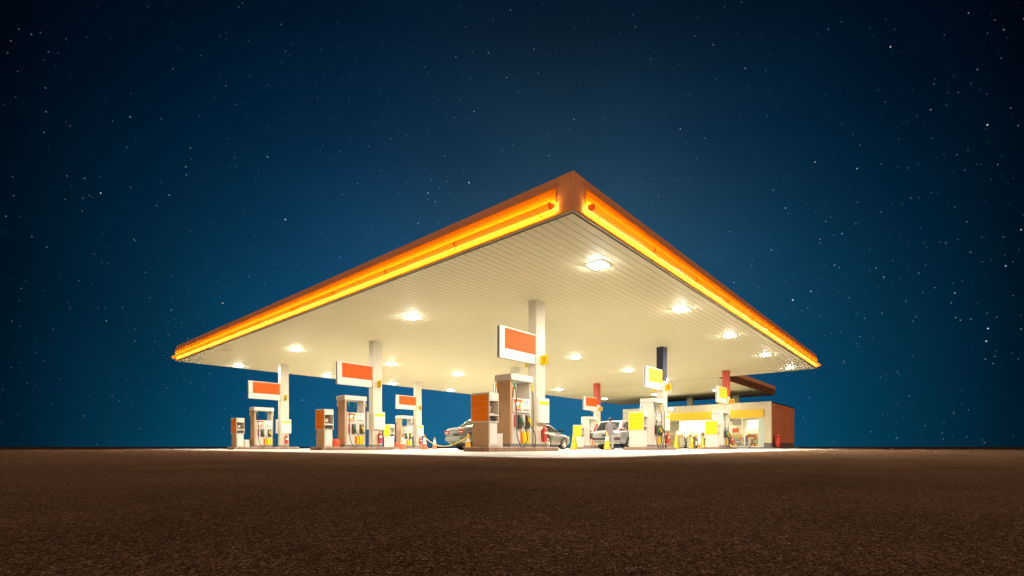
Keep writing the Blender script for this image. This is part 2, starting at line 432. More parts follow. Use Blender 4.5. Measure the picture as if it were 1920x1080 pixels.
    c2 = _n(nt, 'ShaderNodeMath', operation='POWER', use_clamp=True); L(cd.outputs['Value'], c2.inputs[0]); c2.inputs[1].default_value = 420
    c3 = _n(nt, 'ShaderNodeMath', operation='MULTIPLY_ADD'); L(c2.outputs[0], c3.inputs[0]); c3.inputs[1].default_value = 2.0; L(sm.outputs['Result'], c3.inputs[2])
    # stars: two layers of random points on the celestial sphere
    for scale, rad, gain, pw in ((62, .075, 1.15, 3.6), (118, .13, .33, 2.4), (21, .034, 2.6, 2.8)):
        vo = _n(nt, 'ShaderNodeTexVoronoi'); vo.inputs['Scale'].default_value = scale; L(D, vo.inputs['Vector'])
        sp = _n(nt, 'ShaderNodeSeparateColor'); L(vo.outputs['Color'], sp.inputs[0])
        mr = _n(nt, 'ShaderNodeMapRange'); mr.interpolation_type = 'SMOOTHSTEP'
        mr.inputs['From Min'].default_value = rad; mr.inputs['From Max'].default_value = rad * .25; mr.inputs['To Min'].default_value = 0; mr.inputs['To Max'].default_value = gain
        L(vo.outputs['Distance'], mr.inputs['Value'])
        pp = _n(nt, 'ShaderNodeMath', operation='POWER'); L(sp.outputs[0], pp.inputs[0]); pp.inputs[1].default_value = pw
        ml = _n(nt, 'ShaderNodeMath', operation='MULTIPLY'); L(mr.outputs['Result'], ml.inputs[0]); L(pp.outputs[0], ml.inputs[1])
        m3 = _n(nt, 'ShaderNodeMath', operation='MULTIPLY'); L(ml.outputs[0], m3.inputs[0]); L(c3.outputs[0], m3.inputs[1]); ml = m3
        sc = ramp(sp.outputs[1], [(0, (.25, .52, 1)), (.5, (.45, .72, 1)), (.85, (.8, .9, 1)), (1, (1, .95, .85))], 'LINEAR')
        vm = _n(nt, 'ShaderNodeVectorMath', operation='SCALE'); L(sc, vm.inputs[0]); L(ml.outputs[0], vm.inputs['Scale'])
        ad = _n(nt, 'ShaderNodeMix', data_type='RGBA', blend_type='ADD'); ad.inputs['Factor'].default_value = 1
        L(cur, ad.inputs['A']); L(vm.outputs[0], ad.inputs['B']); cur = ad.outputs['Result']
    L(cur, bg.inputs['Color']); bg.inputs['Strength'].default_value = 1
    L(bg.outputs[0], out.inputs['Surface'])
    w.cycles.sampling_method = 'MANUAL'; w.cycles.sample_map_resolution = 256
sky()

# ------------------------------------------------------------------ ground
g = MB(); g.add([(-2500, -2500, 0), (2500, -2500, 0), (2500, 2500, 0), (-2500, 2500, 0)], [(0, 1, 2, 3)])
tag(g.build('ground', M['asphalt']), 'rough brown asphalt running out to the horizon', None, kind='structure')
pts = [(-3.4, -1.6), (-3.1, -2.1), (-2.5, -2.35), (1, -2.0), (6, -1.5), (16, -1.1), (60, -.6), (60, 40), (0, 40), (-.6, 28), (-1.6, 14), (-2.6, 4)]
a = MB(); a.prism(pts, 'z', -.05, .010)
tag(a.build('forecourt', M['concrete'], bevel=.004, seg=1), 'pale concrete forecourt under the canopy', None, kind='structure')
Z0 = .010

# ------------------------------------------------------------------ main canopy
S = 26.86; ZC = 5.0; ZT = 5.85
cn = thing('canopy', 'large flat square fuel canopy with glowing orange edge and cream board soffit', 'canopy')
sf = MB(); pitch = .22; n = int(S / pitch); y = .05
for i in range(n):
    y0 = .05 + i * pitch; y1 = min(y0 + pitch, S - .04); b = y0 + pitch - .018
    if b > S - .05: b = S - .05; 
    sf.strip([(y0, ZC), (b, ZC)], 'x', .05, S - .05, M['soffit'])
    sf.strip([(b, ZC), (b + .001, ZC + .004), (y1 - .001, ZC + .004), (y1, ZC)], 'x', .05, S - .05, M['joint'])
sf.build('soffit', None, cn)
rf = MB(); rf.box(.03, S - .03, .03, S - .03, ZC + .03, ZT - .02); rf.build('roof', M['roofgrey'], cn)
# plain corner casing and rear fascias
cp = MB(); cw = .42
cp.prism([(-.012, -.012), (cw, -.012), (cw, .02), (.02, .02), (.02, cw), (-.012, cw)], 'z', ZC + .03, ZT); cp.build('corner_casing', M['bandbrown'], cn, bevel=.006)
bf = MB(); bf.box(S - .02, S + .01, 0, S + .01, ZC + .01, ZT); bf.box(0, S - .02, S - .02, S + .01, ZC + .01, ZT); bf.build('rear_fascia', M['linkbrown'], cn)
def edge(axis):
    # axis 'y': edge along Y, outward -X (left in the photo); axis 'x': edge along X, outward -Y
    def P(nn, z): return (-nn, z)
    a0, a1 = cw, S
    b = MB()
    k = 9; step = (a1 - a0) / k
    for i in range(k):
        s0, s1 = a0 + i * step + .004, a0 + (i + 1) * step - .004
        b.prism([P(0, 5.63), P(0, ZT), P(-.03, ZT), P(-.03, 5.63)], axis, s0, s1)
    b.build('fascia_band', M['bandbrown'], cn)
    c = MB()
    for i in range(k):
        s0, s1 = a0 + i * step + .003, a0 + (i + 1) * step - .003
        c.prism([P(-.025, 5.628), P(.062, 5.625), P(.065, 5.60), P(.056, 5.50), P(.036, 5.38), P(.010, 5.24), P(.0, 5.17), P(.0, 5.10), P(-.025, 5.10)], axis, s0, s1)
    c.build('cove_panel', M['covepanel'], cn)
    t = MB()
    t.prism([P(-.02, 5.098), P(.012, 5.098), P(.05, 5.06), P(.055, 5.035), P(-.02, 5.035)], axis, a0 * .2, a1)
    t.build('cove_ledge', M['covetrim'], cn)
    t = MB(); t.prism([P(-.04, 5.033), P(.035, 5.033), P(.035, 5.0), P(.02, 5.0), P(.02, 5.022), P(-.04, 5.022)], axis, 0.0, a1)
    t.build('edge_trim', M['cream'], cn)
    # neon strip behind the tube (shines on the panel)
    st = MB(); s0, s1 = a0 - .02, a1 - .02  # overrun past the tube end, added to light the corner casing
    def arc(r, a0_, a1_, k=8): return [P(.150 + r * math.cos(R(a0_ + (a1_ - a0_) * q_ / k)), 5.215 + r * math.sin(R(a0_ + (a1_ - a0_) * q_ / k))) for q_ in range(k + 1)]
    st.strip(arc(.082, 112, 212), axis, s0, s1, M['strip'])
    st.strip(arc(.079, 112, 212), axis, s0, s1, TUBES[1])
    st.build('neon_strip', None, cn)
    # tube segments
    rnd = random.Random(5 if axis == 'y' else 8)
    t0, t1 = a0 + .04, a1 + .05; kk = 9; ts = (t1 - t0) / kk
    for i in range(kk):
        s0, s1 = t0 + i * ts, t0 + (i + 1) * ts
        r = .074
        tb = MB(); ctr = P(.150, 5.215)
        if axis == 'y': tb.lathe([(r * .9, s0 + .01), (r, s0 + .02), (r, s1 - .02), (r * .9, s1 - .01)], 18, (ctr[0], 0, ctr[1]), 'y')
        else: tb.lathe([(r * .9, s0 + .01), (r, s0 + .02), (r, s1 - .02), (r * .9, s1 - .01)], 18, (0, ctr[0], ctr[1]), 'x')
        o = tb.build('light_tube', TUBES[rnd.choice((0, 0, 1, 1, 2))], cn, smooth=True)
        rr = r + .004
        for q in (s0 + .005, s1 - .03):
            cb = MB()
            if axis == 'y': cb.lathe([(rr, q), (rr, q + .025)], 18, (ctr[0], 0, ctr[1]), 'y')
            else: cb.lathe([(rr, q), (rr, q + .025)], 18, (0, ctr[0], ctr[1]), 'x')
            cb.build('collar', M['tubecap'], o, smooth=True)
    # brackets holding the tube
    for q_ in range(10):
        q = a0 + .35 + q_ * 2.9
        if q > a1 - .1: q = a1 - .1
        hk = MB()
        if axis == 'y': hk.box(-.16, -.02, q, q + .025, 5.105, 5.120)
        else: hk.box(q, q + .025, -.16, -.02, 5.105, 5.120)
        hk.build('tube_bracket', M['covetrim'], cn)
edge('y'); edge('x')

# ceiling lamps
LU = [2.9, 8.5, 13.8, 19.75, 25.3]; LV = [1.15, 9.15, 18.45, 25.8]
lamp0 = thing('ceiling_lamp', '', 'ceiling lamp', (0, 0, ZC), 0, 'square lamps recessed in the canopy soffit')
q = MB(); q.box(-.26, .26, -.26, -.21, -.014, .004); q.box(-.26, .26, .21, .26, -.014, .004); q.box(-.26, -.21, -.21, .21, -.014, .004); q.box(.21, .26, -.21, .21, -.014, .004)
q.build('frame', M['lampring'], lamp0)
q = MB(); q.lathe([(.285, -.004), (.28, -.020), (.24, -.030), (.0001, -.034)], 4, caps=False); q.build('diffuser', M['lamp'], lamp0).rotation_euler = (0, 0, R(45))
ORD = ['first', 'second', 'third', 'fourth', 'fifth']
for i, u in enumerate(LU):
    for j, v in enumerate(LV):
        o = lamp0 if (i, j) == (0, 0) else copy_tree(lamp0)
        o.location = (u, v, ZC)
        if j == 0: lab = 'glaring square soffit lamp, %s from the canopy corner along the right edge' % ORD[i]
        elif i == 0: lab = 'glaring square soffit lamp, %s from the canopy corner along the left edge' % ORD[j]
        else: lab = 'square soffit lamp, row %s from the left edge, %s from the right edge' % (ORD[i], ORD[j])
        o['label'] = lab

# ------------------------------------------------------------------ columns, islands and everything on them
CU = [4.27, 14.15, 23.8]; CV = [4.32, 13.8, 23.3]
# id: (row index in u, row index in v, number, sign, cabinet, column top, words)
ISL = [(0, 0, '1', 'orange', 'amber', None, 'the nearest island'),
       (0, 1, '3', 'orange', 'amber', None, 'the island numbered 3'),
       (0, 2, '5', 'orange', 'amber', None, 'the island numbered 5 at the left end'),
       (1, 0, '7', 'yellow', 'yellow', 'navy', 'the island numbered 7'),
       (1, 1, '9', 'orange', 'amber', None, 'the island half hidden behind the nearest pump'),
       (1, 2, '11', 'orange', 'yellow', None, 'the island numbered 11'),
       (2, 0, '13', 'yellow', 'yellow', 'redcol', 'the island numbered 13'),
       (2, 1, '15', 'orange', 'yellow', 'redcol', 'the island numbered 15')]
ZI = .15

def make_island():
    t = thing('pump_island', '', 'pump island', group='raised tiled pump islands')
    pts = [(-2.63, -.35), (.62, -.35)]
    for k in range(9):
        a = R(-90 + 180 * k / 8); pts.append((.62 + .525 * math.cos(a), .175 + .525 * math.sin(a)))
    pts += [(.62, .70), (-2.63, .70)]
    p2 = [p for i, p in enumerate(pts) if i == 0 or (Vector(p) - Vector(pts[i - 1])).length > 1e-4]
    b = MB(); b.prism(p2, 'z', 0, ZI - Z0 - .012); b.build('kerb', M['tile'], t, bevel=.01)
    c = MB(); c.prism([(x * .985 - .01, (yy - .175) * .96 + .175) for x, yy in p2], 'z', ZI - Z0 - .05, ZI - Z0); c.build('deck', M['concrete'], t)
    return t
def make_cabinet(extra_bin):
    t = thing('service_cabinet', '', 'service cabinet', group='service cabinets on the pump islands')
    t.scale = (.79, 1.33, 1)
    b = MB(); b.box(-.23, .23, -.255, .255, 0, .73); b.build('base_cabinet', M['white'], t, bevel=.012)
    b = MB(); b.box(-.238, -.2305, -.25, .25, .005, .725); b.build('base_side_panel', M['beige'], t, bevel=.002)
    for s in (-1, 1):
        d = MB(); d.box(-.19, .19, s * .262 - .006, s * .262 + .006, .06, .69); d.build('door', M['white2'], t, bevel=.004)
    u = MB()
    u.box(-.262, -.235, -.285, .285, .72, 1.59); u.box(.235, .262, -.285, .285, .72, 1.59)
    u.box(-.235, .235, -.285, .285, 1.345, 1.585); u.box(-.235, .235, -.285, .285, .715, .75)
    u.box(-.235, .235, -.285, .285, .905, .945);     u.build('upper_housing', M['white'], t, bevel=.006)
    u = MB(); u.box(-.2345, .2345, -.02, .02, .75, 1.345); u.build('inner_partition', M['beige'], t)
    p = MB()
    for k in range(4): p.box(-.272, -.263, -.262, .262, .76 + k * .195, .948 + k * .195)
    p.build('side_panel', M['amber'], t, bevel=.003)
    for s in (-1, 1):
        w = MB(); w.prism([(s * .05, 1.20), (s * .17, 1.20), (s * .13, 1.06), (s * .05, 1.04)], 'x', -.10, .08); w.build('towel_dispenser', M['white2'], t, bevel=.006)
        w = MB(); w.prism([(s * .03, .947), (s * .26, .947), (s * .26, .96), (s * .03, 1.03)], 'x', -.22, .22); w.build('tray', M['cream'], t)
        w = MB(); w.box(-.21, .21, min(s * .03, s * .22), max(s * .03, s * .22), .755, .86); w.build('wash_bucket', M['darkgrey'], t, bevel=.01)
    return t
def make_pump(nb):
    t = thing('fuel_pump', '', 'fuel pump', group='fuel pumps on the islands')
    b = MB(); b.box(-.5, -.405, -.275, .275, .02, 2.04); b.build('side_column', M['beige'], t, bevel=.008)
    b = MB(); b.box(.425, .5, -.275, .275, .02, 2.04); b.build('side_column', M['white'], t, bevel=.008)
    b = MB(); b.box(-.404, .424, -.262, .262, .10, 1.06); b.build('cabinet', M['white'], t)
    b = MB(); b.box(-.54, .54, -.345, .345, 2.04, 2.235); b.build('cap', M['white'], t, bevel=.012)
    b = MB(); b.box(-.515, .515, -.29, .29, 0, .10); b.build('plinth', M['grey'], t, bevel=.006)
    hd = MB(); hd.box(-.402, .422, -.30, .30, 1.062, 1.50); h = hd.build('display_head', M['white2'], t, bevel=.012)
    for s in (-1, 1):
        def Y(a): return s * a
        def bx(mb, x0, x1, ya, yb, z0, z1, m=None):
            if s < 0: mb.box(x0, x1, -yb, -ya, z0, z1, m)
            else: mb.box(-x1, -x0, ya, yb, z0, z1, m)
        fx = (lambda x: x) if s < 0 else (lambda x: -x)
        p = MB(); bx(p, -.385, -.005, .301, .309, 1.10, 1.475); p.build('module_panel', M['white'], h, bevel=.003)
        p = MB(); bx(p, .012, .408, .301, .309, 1.10, 1.475); p.build('meter_panel', M['white2'], h, bevel=.003)
        if nb == 2:
            p = MB(); bx(p, -.37, -.02, .3095, .313, 1.37, 1.465); p.build('colour_band', M['redcol'], h)
        p = MB(); bx(p, -.31, -.08, .3095, .33, 1.20, 1.40); pt = p.build('payment_terminal', M['yellow'], t, bevel=.008)
        p = MB(); bx(p, -.295, -.165, .3305, .334, 1.27, 1.375); p.build('screen', M['screen'], pt)
        p = MB(); bx(p, -.145, -.095, .3305, .334, 1.22, 1.33); p.build('card_slot', M['darkgrey'], pt)
        p = MB()
        for r_ in range(2):
            for c_ in range(5): bx(p, -.33 + c_ * .06, -.285 + c_ * .06, .3095, .315, 1.115 + r_ * .035, 1.140 + r_ * .035)
        p.build('keypad', M['printred'] if nb == 2 else M['print'], h)
        p = MB(); bx(p, .03, .12, .3095, .313, 1.385, 1.465); p.build('number_sticker', M['yellow'], h)
        p = MB()
        for r_, w_ in ((0, .15), (1, .15), (2, .08)): bx(p, .18, .18 + w_, .3095, .312, 1.42 - r_ * .065, 1.455 - r_ * .065)
        p.build('digit_display', M['lcdblue'], h)
        p = MB()
        for c_ in range(5): bx(p, .07 + c_ * .062, .115 + c_ * .062, .3095, .3125, 1.13, 1.18)
        bx(p, .03, .39, .3095, .3115, 1.21, 1.216); p.build('price_keys', M['print'], h)
        p = MB(); bx(p, -.33, -.245, .263, .268, .60, .99); p.build('colour_strip', M['maroon'], t)
        p = MB(); bx(p, -.01, .09, .263, .268, .11, .48); p.build('colour_strip', M['orange'], t)
        p = MB(); bx(p, .092, .415, .263, .268, .11, .48); p.build('colour_panel', M['yellow'], t)
        p = MB()
        for k in range(2): bx(p, -.40 + .41 * k, -.396 + .41 * k, .2622, .264, .48, .98)
        bx(p, -.40, .42, .2622, .264, .535, .54); p.build('panel_joint', M['print'], t)
        xs = [-.08, .30] if nb == 2 else [-.20, .06, .32]
        cols = ['green', 'yellow', 'darkgrey']
        for k, x in enumerate(xs):
            q = MB()
            pr = [(s * .262, .56), (s * .33, .58), (s * .345, .66), (s * .345, .93), (s * .33, 1.0), (s * .262, 1.0)]
            q.prism(pr, 'x', fx(x) - .085, fx(x) + .085)
            bt = q.build('nozzle_boot', M['boot'], t, bevel=.012)
            z = MB()
            X = fx(x)
            z.tube(crv([(X - .02, s * .35, .92), (X, s * .37, .84), (X + .02, s * .40, .76), (X + .035, s * .40, .68)], 4), [.02] * 3 + [.034] * 7 + [.028] * 3, 8)
            z.tube([(X - .01, s * .40, .80), (X + .02, s * .45, .74), (X + .035, s * .42, .67)], .010, 6)
            z.box(X - .045, X + .03, s * .385 - .03, s * .385 + .03, .80, .875)
            nz_ = z.build('nozzle', M[cols[k % 3]], t, smooth=True)
            z = MB(); z.tube([(X - .02, s * .36, .92), (X - .035, s * .345, .97)], .012, 6); z.build('spout', M['steel'], nz_, smooth=True)
            # hose: from the cap edge down to a low loop and up to the nozzle
            if nb == 2:
                xt = [-.40, .47][k]
                path = ([(xt, .31, 2.04), (xt + .06, .33, 1.85), (xt + .09, .35, 1.5), (xt + .07, .37, .9), (xt + .10, .38, .35), (xt + .25, .40, .02), (x + .02, .42, -.02), (x + .22, .42, .22), (x + .16, .42, .5), (x + .04, .40, .67)] if k == 0 else
                        [(xt, .31, 2.04), (xt + .03, .33, 1.85), (xt + .05, .34, 1.5), (xt + .04, .36, .9), (xt + .0, .38, .3), (xt - .02, .41, -.01), (xt + .06, .42, .02), (xt + .09, .42, .3), (xt + -.02, .42, .52), (x + .04, .40, .67)])
            else:
                xt = [-.44, .14, .47][k]
                path = [(xt, .31, 2.04), (xt + .05, .34, 1.8), (xt + .07, .37, 1.4), (xt + .03, .39, .8), (xt + .02, .40, .3), (xt + .16, .42, .0), (x + .06 + .05 * k, .44, -.03), (x + .20, .44, .2), (x + .15, .43, .5), (x + .04, .40, .67)]
            path = [(fx(px), s * py, pz) for px, py, pz in path]
            cv_ = crv(path, 7)
            z = MB(); z.tube(cv_, .0145, 8); hz = z.build('hose', M['black'], t, smooth=True)
            z = MB(); z.tube([cv_[3], cv_[5], cv_[7], cv_[9]], [.018, .026, .026, .018], 8); z.build('coupling', M[cols[k % 3]] if k < 2 else M['steel'], hz, smooth=True)
            z = MB(); z.tube([cv_[0] + Vector((0, 0, .0)), cv_[1], cv_[3]], [.022, .022, .016], 8); z.build('swivel', M['steel'], hz, smooth=True)
    return t
def make_sign():
    t = thing('hanging_sign', '', 'sign', group='rectangular signs beside the columns')
    b = MB(); b.box(-1.75, -.006, -.075, .075, 0, 1.0); b.build('housing', M['white2'], t, bevel=.03, seg=3)
    for s in (-1, 1):
        p = MB(); p.box(-1.53, -.035, s * .077 - .004, s * .077 + .004, .315, .945); p.build('colour_panel', M['orange'], t)
    p = MB(); p.box(-1.757, -1.748, -.018, .018, .05, .95); p.build('edge_seam', M['darkgrey'], t)
    return t
def make_column():
    t = thing('canopy_column', '', 'column', group='rectangular columns carrying the canopy')
    b = MB(); b.box(0, .48, 0, .34, .0, 3.2); b.build('lower_shaft', M['cream'], t, bevel=.006)
    b = MB(); b.box(.002, .478, .002, .338, 3.2, ZC - ZI + .005); b.build('upper_shaft', M['cream'], t, bevel=.006)
    b = MB(); b.box(-.012, .492, -.012, .352, 0, .10); b.build('base_collar', M['grey'], t, bevel=.004)
    return t
def make_case():
    t = thing('notice_case', '', 'notice case', group='notice cases on the columns')
    b = MB(); b.box(-.29, .29, -.10, 0, 0, .82); b.build('case', M['white2'], t, bevel=.012)
    b = MB(); b.box(-.24, .24, -.104, -.101, .04, .56); b.build('notice', M['paper'], t)
    b = MB(); b.box(-.24, .24, -.104, -.101, .60, .72); b.build('colour_band', M['yellow'], t)
    return t
def make_ext():
    t = thing('fire_extinguisher', '', 'fire extinguisher', group='red fire extinguishers on the columns')
    b = MB(); b.lathe([(.03, 0), (.085, .012), (.09, .03), (.09, .40), (.075, .45), (.035, .485), (.022, .49)], 20); b.build('cylinder', M['red'], t, smooth=True)
    b = MB(); b.cyl(.02, .49, .54); b.box(-.02, .07, -.012, .012, .54, .556); b.tube([(-.02, 0, .54), (.09, 0, .585)], .009, 6); b.build('valve', M['red'], t, smooth=True)
    b = MB(); b.tube(crv([(-.02, 0, .53), (-.09, -.02, .50), (-.115, -.03, .35), (-.11, -.03, .18), (-.10, -.03, .06)], 6), .011, 8); b.build('hose', M['black'], t, smooth=True)
    b = MB(); b.lathe([(.0925, .19), (.0925, .205)], 20, caps=False); b.box(-.05, .05, .085, .105, .15, .42); b.build('bracket', M['darkgrey'], t, smooth=True)
    b = MB()
    vs = []; 
    for k in range(9):
        a = R(-140 + 100 * k / 8); vs += [(.0915 * math.cos(a), .0915 * math.sin(a), .27), (.0915 * math.cos(a), .0915 * math.sin(a), .34)]
    b.add(vs, [(2 * k, 2 * k + 2, 2 * k + 3, 2 * k + 1) for k in range(8)]); b.build('paper_label', M['paper'], t)
    return t
isl0 = make_island(); cab0 = make_cabinet(False); pmp2 = make_pump(2); pmp3 = make_pump(3); sgn0 = make_sign(); col0 = make_column(); cas0 = make_case(); ext0 = make_ext()
protos = [isl0, cab0, pmp2, pmp3, sgn0, col0, cas0, ext0]
used = set()
def place(proto, loc, label, rz=0):
    o = proto if proto.name not in used else copy_tree(proto)
    used.add(proto.name)
    o.location = loc; o['label'] = label; o.rotation_euler = (0, 0, rz)
    return o
# the recoloured ones come from copies, so place untouched ones first
for iu, iv, num, sc_, cc, tc_, wd in ISL:
    x, y = CU[iu], CV[iv]
    place(isl0, (x, y, Z0), 'low brown tiled kerb island under %s' % ('the nearest fuel pump' if num == '1' else 'pump and column ' + num))
    o = place(cab0, (x - 2.255, y + .18, ZI), {'1': 'tall service cabinet with large amber side, beside the nearest fuel pump', '3': 'service cabinet with amber side next to the red can on island 3', '5': 'service cabinet with narrow amber side at the far left end',
              '7': 'service cabinet with yellow four-part panel beside pump 7', '9': 'service cabinet hidden behind the nearest amber cabinet', '11': 'small yellow panelled cabinet behind the column numbered 3', '13': 'yellow panelled cabinet before the shop window, island 13', '15': 'yellow panelled cabinet behind a tall yellow cone, island 15'}[num])
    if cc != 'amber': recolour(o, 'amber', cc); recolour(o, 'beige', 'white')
    kind = pmp3 if num in ('7', '13', '15') else pmp2
    o = place(kind, (x - 1.03, y + .08, ZI), {'1': 'large nearest fuel pump with green and yellow nozzles and looping black hoses', '3': 'fuel pump with open top frame beside column 3', '5': 'fuel pump at the far left with two black hoses, by column 5',
              '7': 'fuel pump with three nozzles and tangled hoses beside column 7', '9': 'fuel pump mostly hidden behind the nearest pump', '11': 'small distant fuel pump behind the orange cones, by column 11', '13': 'fuel pump with bunched hoses in front of the shop, by column 13', '15': 'small distant fuel pump behind the white crossover, by column 15'}[num])
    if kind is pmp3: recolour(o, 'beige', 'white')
    o = place(sgn0, (x, y + .10, 2.87), {'1': 'largest orange and white sign, on the nearest column', '3': 'orange and white sign on column 3', '5': 'leftmost orange and white sign, on column 5', '7': 'larger yellow and white sign on the navy topped column',
              '9': 'orange sign peeping out behind the nearest pump', '11': 'small orange sign on column 11', '13': 'smaller yellow and white sign on the red topped column 13', '15': 'small orange sign on the red topped column 15'}[num])
    if sc_ != 'orange': recolour(o, 'orange', sc_)
    o = place(col0, (x, y, ZI), {'1': 'cream column nearest the camera, carrying number 1', '3': 'cream column carrying number 3', '5': 'cream column at the far left carrying number 5', '7': 'column with navy blue upper half, number 7', '9': 'cream column hidden behind the nearest pump',
              '11': 'slim distant cream column, number 11', '13': 'column with red upper half beside the shop, number 13', '15': 'distant column with red upper half, number 15'}[num])
    if tc_:
        for ch in o.children:
            if ch.name.startswith('upper_shaft'):
                for sl in ch.material_slots: sl.link = 'OBJECT'; sl.material = M[tc_]
    for s in (-1, 1):
        nm = MB(); nm.box(-.012, .012, -.32, 0, 0, .32) if s < 0 else nm.box(-.012, .012, 0, .32, 0, .32)
        f = thing('number_flag', '', 'number sign', (x + .22, y + (0 if s < 0 else .34), 2.87), 0, 'yellow number flags on the columns')
        nm.build('plate', M['yellow'], f, bevel=.004)
        if s < 0:
            f['label'] = 'small yellow flag sign with red number %s' % num
            tb = MB(); text_mb(num, .26, (-.013, -.16, .155), (0, -1, 0), (0, 0, 1), tb, M['printred']); tb.build('numeral', None, f)
        else: f['label'] = 'small yellow flag on the far side of column %s' % num
    for s in (-1, 1):
        # the case on the near face, its twin on the far face
        place(cas0, (x + .29, y, ZI + .80) if s < 0 else (x + .19, y + .34, ZI + .80), 'white notice case with yellow band on the %s face of column %s' % ('near' if s < 0 else 'hidden far', num), 0 if s < 0 else R(180))
    place(ext0, (x + .30, y - .115, ZI + .16), 'red fire extinguisher hung below the notice case of column %s' % num)
# low white boxes between cabinet and pump
sb0 = thing('storage_box', 'low white box between the amber cabinet and the nearest pump', 'box', (CU[0] - 1.90, CV[0] + .06, ZI), 0, 'low white boxes on the islands')
q = MB(); q.box(-.13, .13, -.17, .17, 0, .38); q.build('body', M['white'], sb0, bevel=.01)
q = MB(); q.box(-.14, .14, -.18, .18, .38, .40); q.build('lid', M['white2'], sb0, bevel=.005)
put(sb0, (CU[0] - 1.88, CV[2] + .06, ZI), 'low white box on the leftmost island, right of its cabinet')

# watering cans
wc = thing('watering_can', 'round red plastic watering can between cabinet and pump on island 3', 'watering can', (CU[0] - 1.86, CV[1] - .05, ZI), 0, 'red watering cans')
q = MB(); q.lathe([(.12, 0), (.15, .02), (.165, .16), (.14, .27), (.10, .30), (.085, .34)], 20); q.build('body', M['watercan'], wc, smooth=True)
q = MB(); q.tube(crv([(.12, 0, .08), (.22, 0, .17), (.31, 0, .31)], 5), [.04] * 5 + [.022] * 6, 10); q.cyl(.035, .30, .315, (.315, 0, 0)); q.build('spout', M['watercan'], wc, smooth=True)
q = MB(); q.tube(crv([(-.09, 0, .32), (-.2, 0, .33), (-.24, 0, .2), (-.155, 0, .09)], 5), .016, 8); q.build('handle', M['watercan'], wc, smooth=True)
put(wc, (CU[1] - 1.75, CV[2] - .06, ZI), 'small red watering can behind the left orange cone, island 11', R(200))

# ------------------------------------------------------------------ cones and chain
def cone(name, label, group, h, segs, loc, base='cone_o', square=False, lean=0.0):
    """segs: list of (z0 fraction, z1 fraction, material, part)"""
    t = thing(name, label, 'cone', loc, 0, group)
    r0, r1 = (h * .205, h * .038)
    def rr(f): return r0 + (r1 - r0) * f
    for i, (a, b_, m, pn) in enumerate(segs):
        q = MB(); e = .002 if 'band' in pn else 0
        prof = [(rr(a) + e, a * h + .03), (rr(b_) + e, b_ * h + .03)]
        if b_ >= 1: prof += [(r1 * .7, h + .045)]
        q.lathe(prof, 4 if square else 18)
        o = q.build(pn, M[m], t, smooth=not square, bevel=.008 if square else 0)
        if square: o.rotation_euler = (0, 0, R(45))
    q = MB(); w = h * .27
    q.prism([(-w, -w * .8), (-w * .8, -w), (w * .8, -w), (w, -w * .8), (w, w * .8), (w * .8, w), (-w * .8, w), (-w, w * .8)], 'z', 0, .03)
    q.build('base_plate', M['darkgrey'] if base == 'dark' else M[base], t, bevel=.005)
    return t
ORANGE = [(0, .36, 'cone_o', 'shell'), (.36, .50, 'cone_w', 'white_band'), (.50, .56, 'cone_o', 'shell'), (.56, .78, 'cone_w', 'white_band'), (.78, 1, 'cone_o', 'shell')]
G1 = 'orange and white traffic cones'
c1 = cone('traffic_cone', 'orange cone with two pale bands, left one before pump 11', G1, .76, ORANGE, (6.77, 14.97, Z0))
c2 = put(c1, (8.27, 15.07, Z0), 'orange cone with two pale bands, tied to the yellow chain')
ONEBAND = [(0, .42, 'cone_o', 'shell'), (.42, .80, 'cone_w', 'white_band'), (.80, 1, 'cone_o', 'shell')]
c3 = cone('traffic_cone', 'small distant orange cone with one white band, behind the yellow chain', G1, .72, ONEBAND, (12.09, 18.79, Z0))
put(c3, (28.3, 7.75, Z0), 'red and white cone between the two tall yellow cones by the motorcycles')
put(c3, (29.0, 7.08, Z0), 'red and white cone right of the tall yellow pair, before the shop')
ca = cone('traffic_cone', 'amber cone with pale band beside the nearest cabinet, end of the yellow chain', G1, .58, [(0, .50, 'cone_a', 'shell'), (.50, .72, 'cone_w', 'white_band'), (.72, 1, 'cone_a', 'shell')], (3.85, 7.12, Z0), base='cone_a')
G2 = 'tall yellow warning cones'
YEL = [(0, 1, 'cone_y', 'shell')]
def ytall(label, loc, h, band=False):
    segs = [(0, .52, 'cone_y', 'shell'), (.52, .80, 'cone_w', 'white_band'), (.80, 1, 'cone_y', 'shell')] if band else YEL
    t = cone('warning_cone', label, G2, h, segs, loc, base='dark', square=not band)
    q = MB()
    for k, (z, w) in enumerate(((.40, .10), (.36, .16))):
        r_ = h * (.205 - .167 * z) + .003
        for c_ in range(6):
            q.box(-r_ * .72 - .004, -r_ * .72 + .001, -w / 2 + c_ * w / 6, -w / 2 + c_ * w / 6 + w / 9, z * h + .03, z * h + .05)
    q.build('print_mark', M['print'], t)
    t.rotation_euler = (0, 0, 0)
    return t
ytall('tall plain yellow cone in front of the yellow cabinet of island 15', (12.9, 8.6, Z0), .98)
ytall('tall yellow cone with white band in front of the white crossover', (11.85, 6.05, Z0), .78, True)
ytall('tall yellow cone at the end of island 7, before the brown panel', (22.67, 7.19, Z0), .92)
ytall('tall yellow cone, left one of the pair before the motorcycles', (25.6, 7.28, Z0), .90)
ytall('tall yellow cone, right one of the pair before the motorcycles', (26.1, 6.72, Z0), .90)
p0 = Vector((8.27, 15.07, .70)); p1 = Vector((3.85, 7.12, .54))
cp_ = []
for k in range(41):
    f = k / 40; p = p0.lerp(p1, f); p.z -= 1.75 * f * (1 - f); cp_.append(p)
q = MB()
N = 150
def chain_pt(f):
    p = p0.lerp(p1, f); p.z -= 1.75 * f * (1 - f); return p
L_ = [chain_pt(i / N) for i in range(N + 1)]
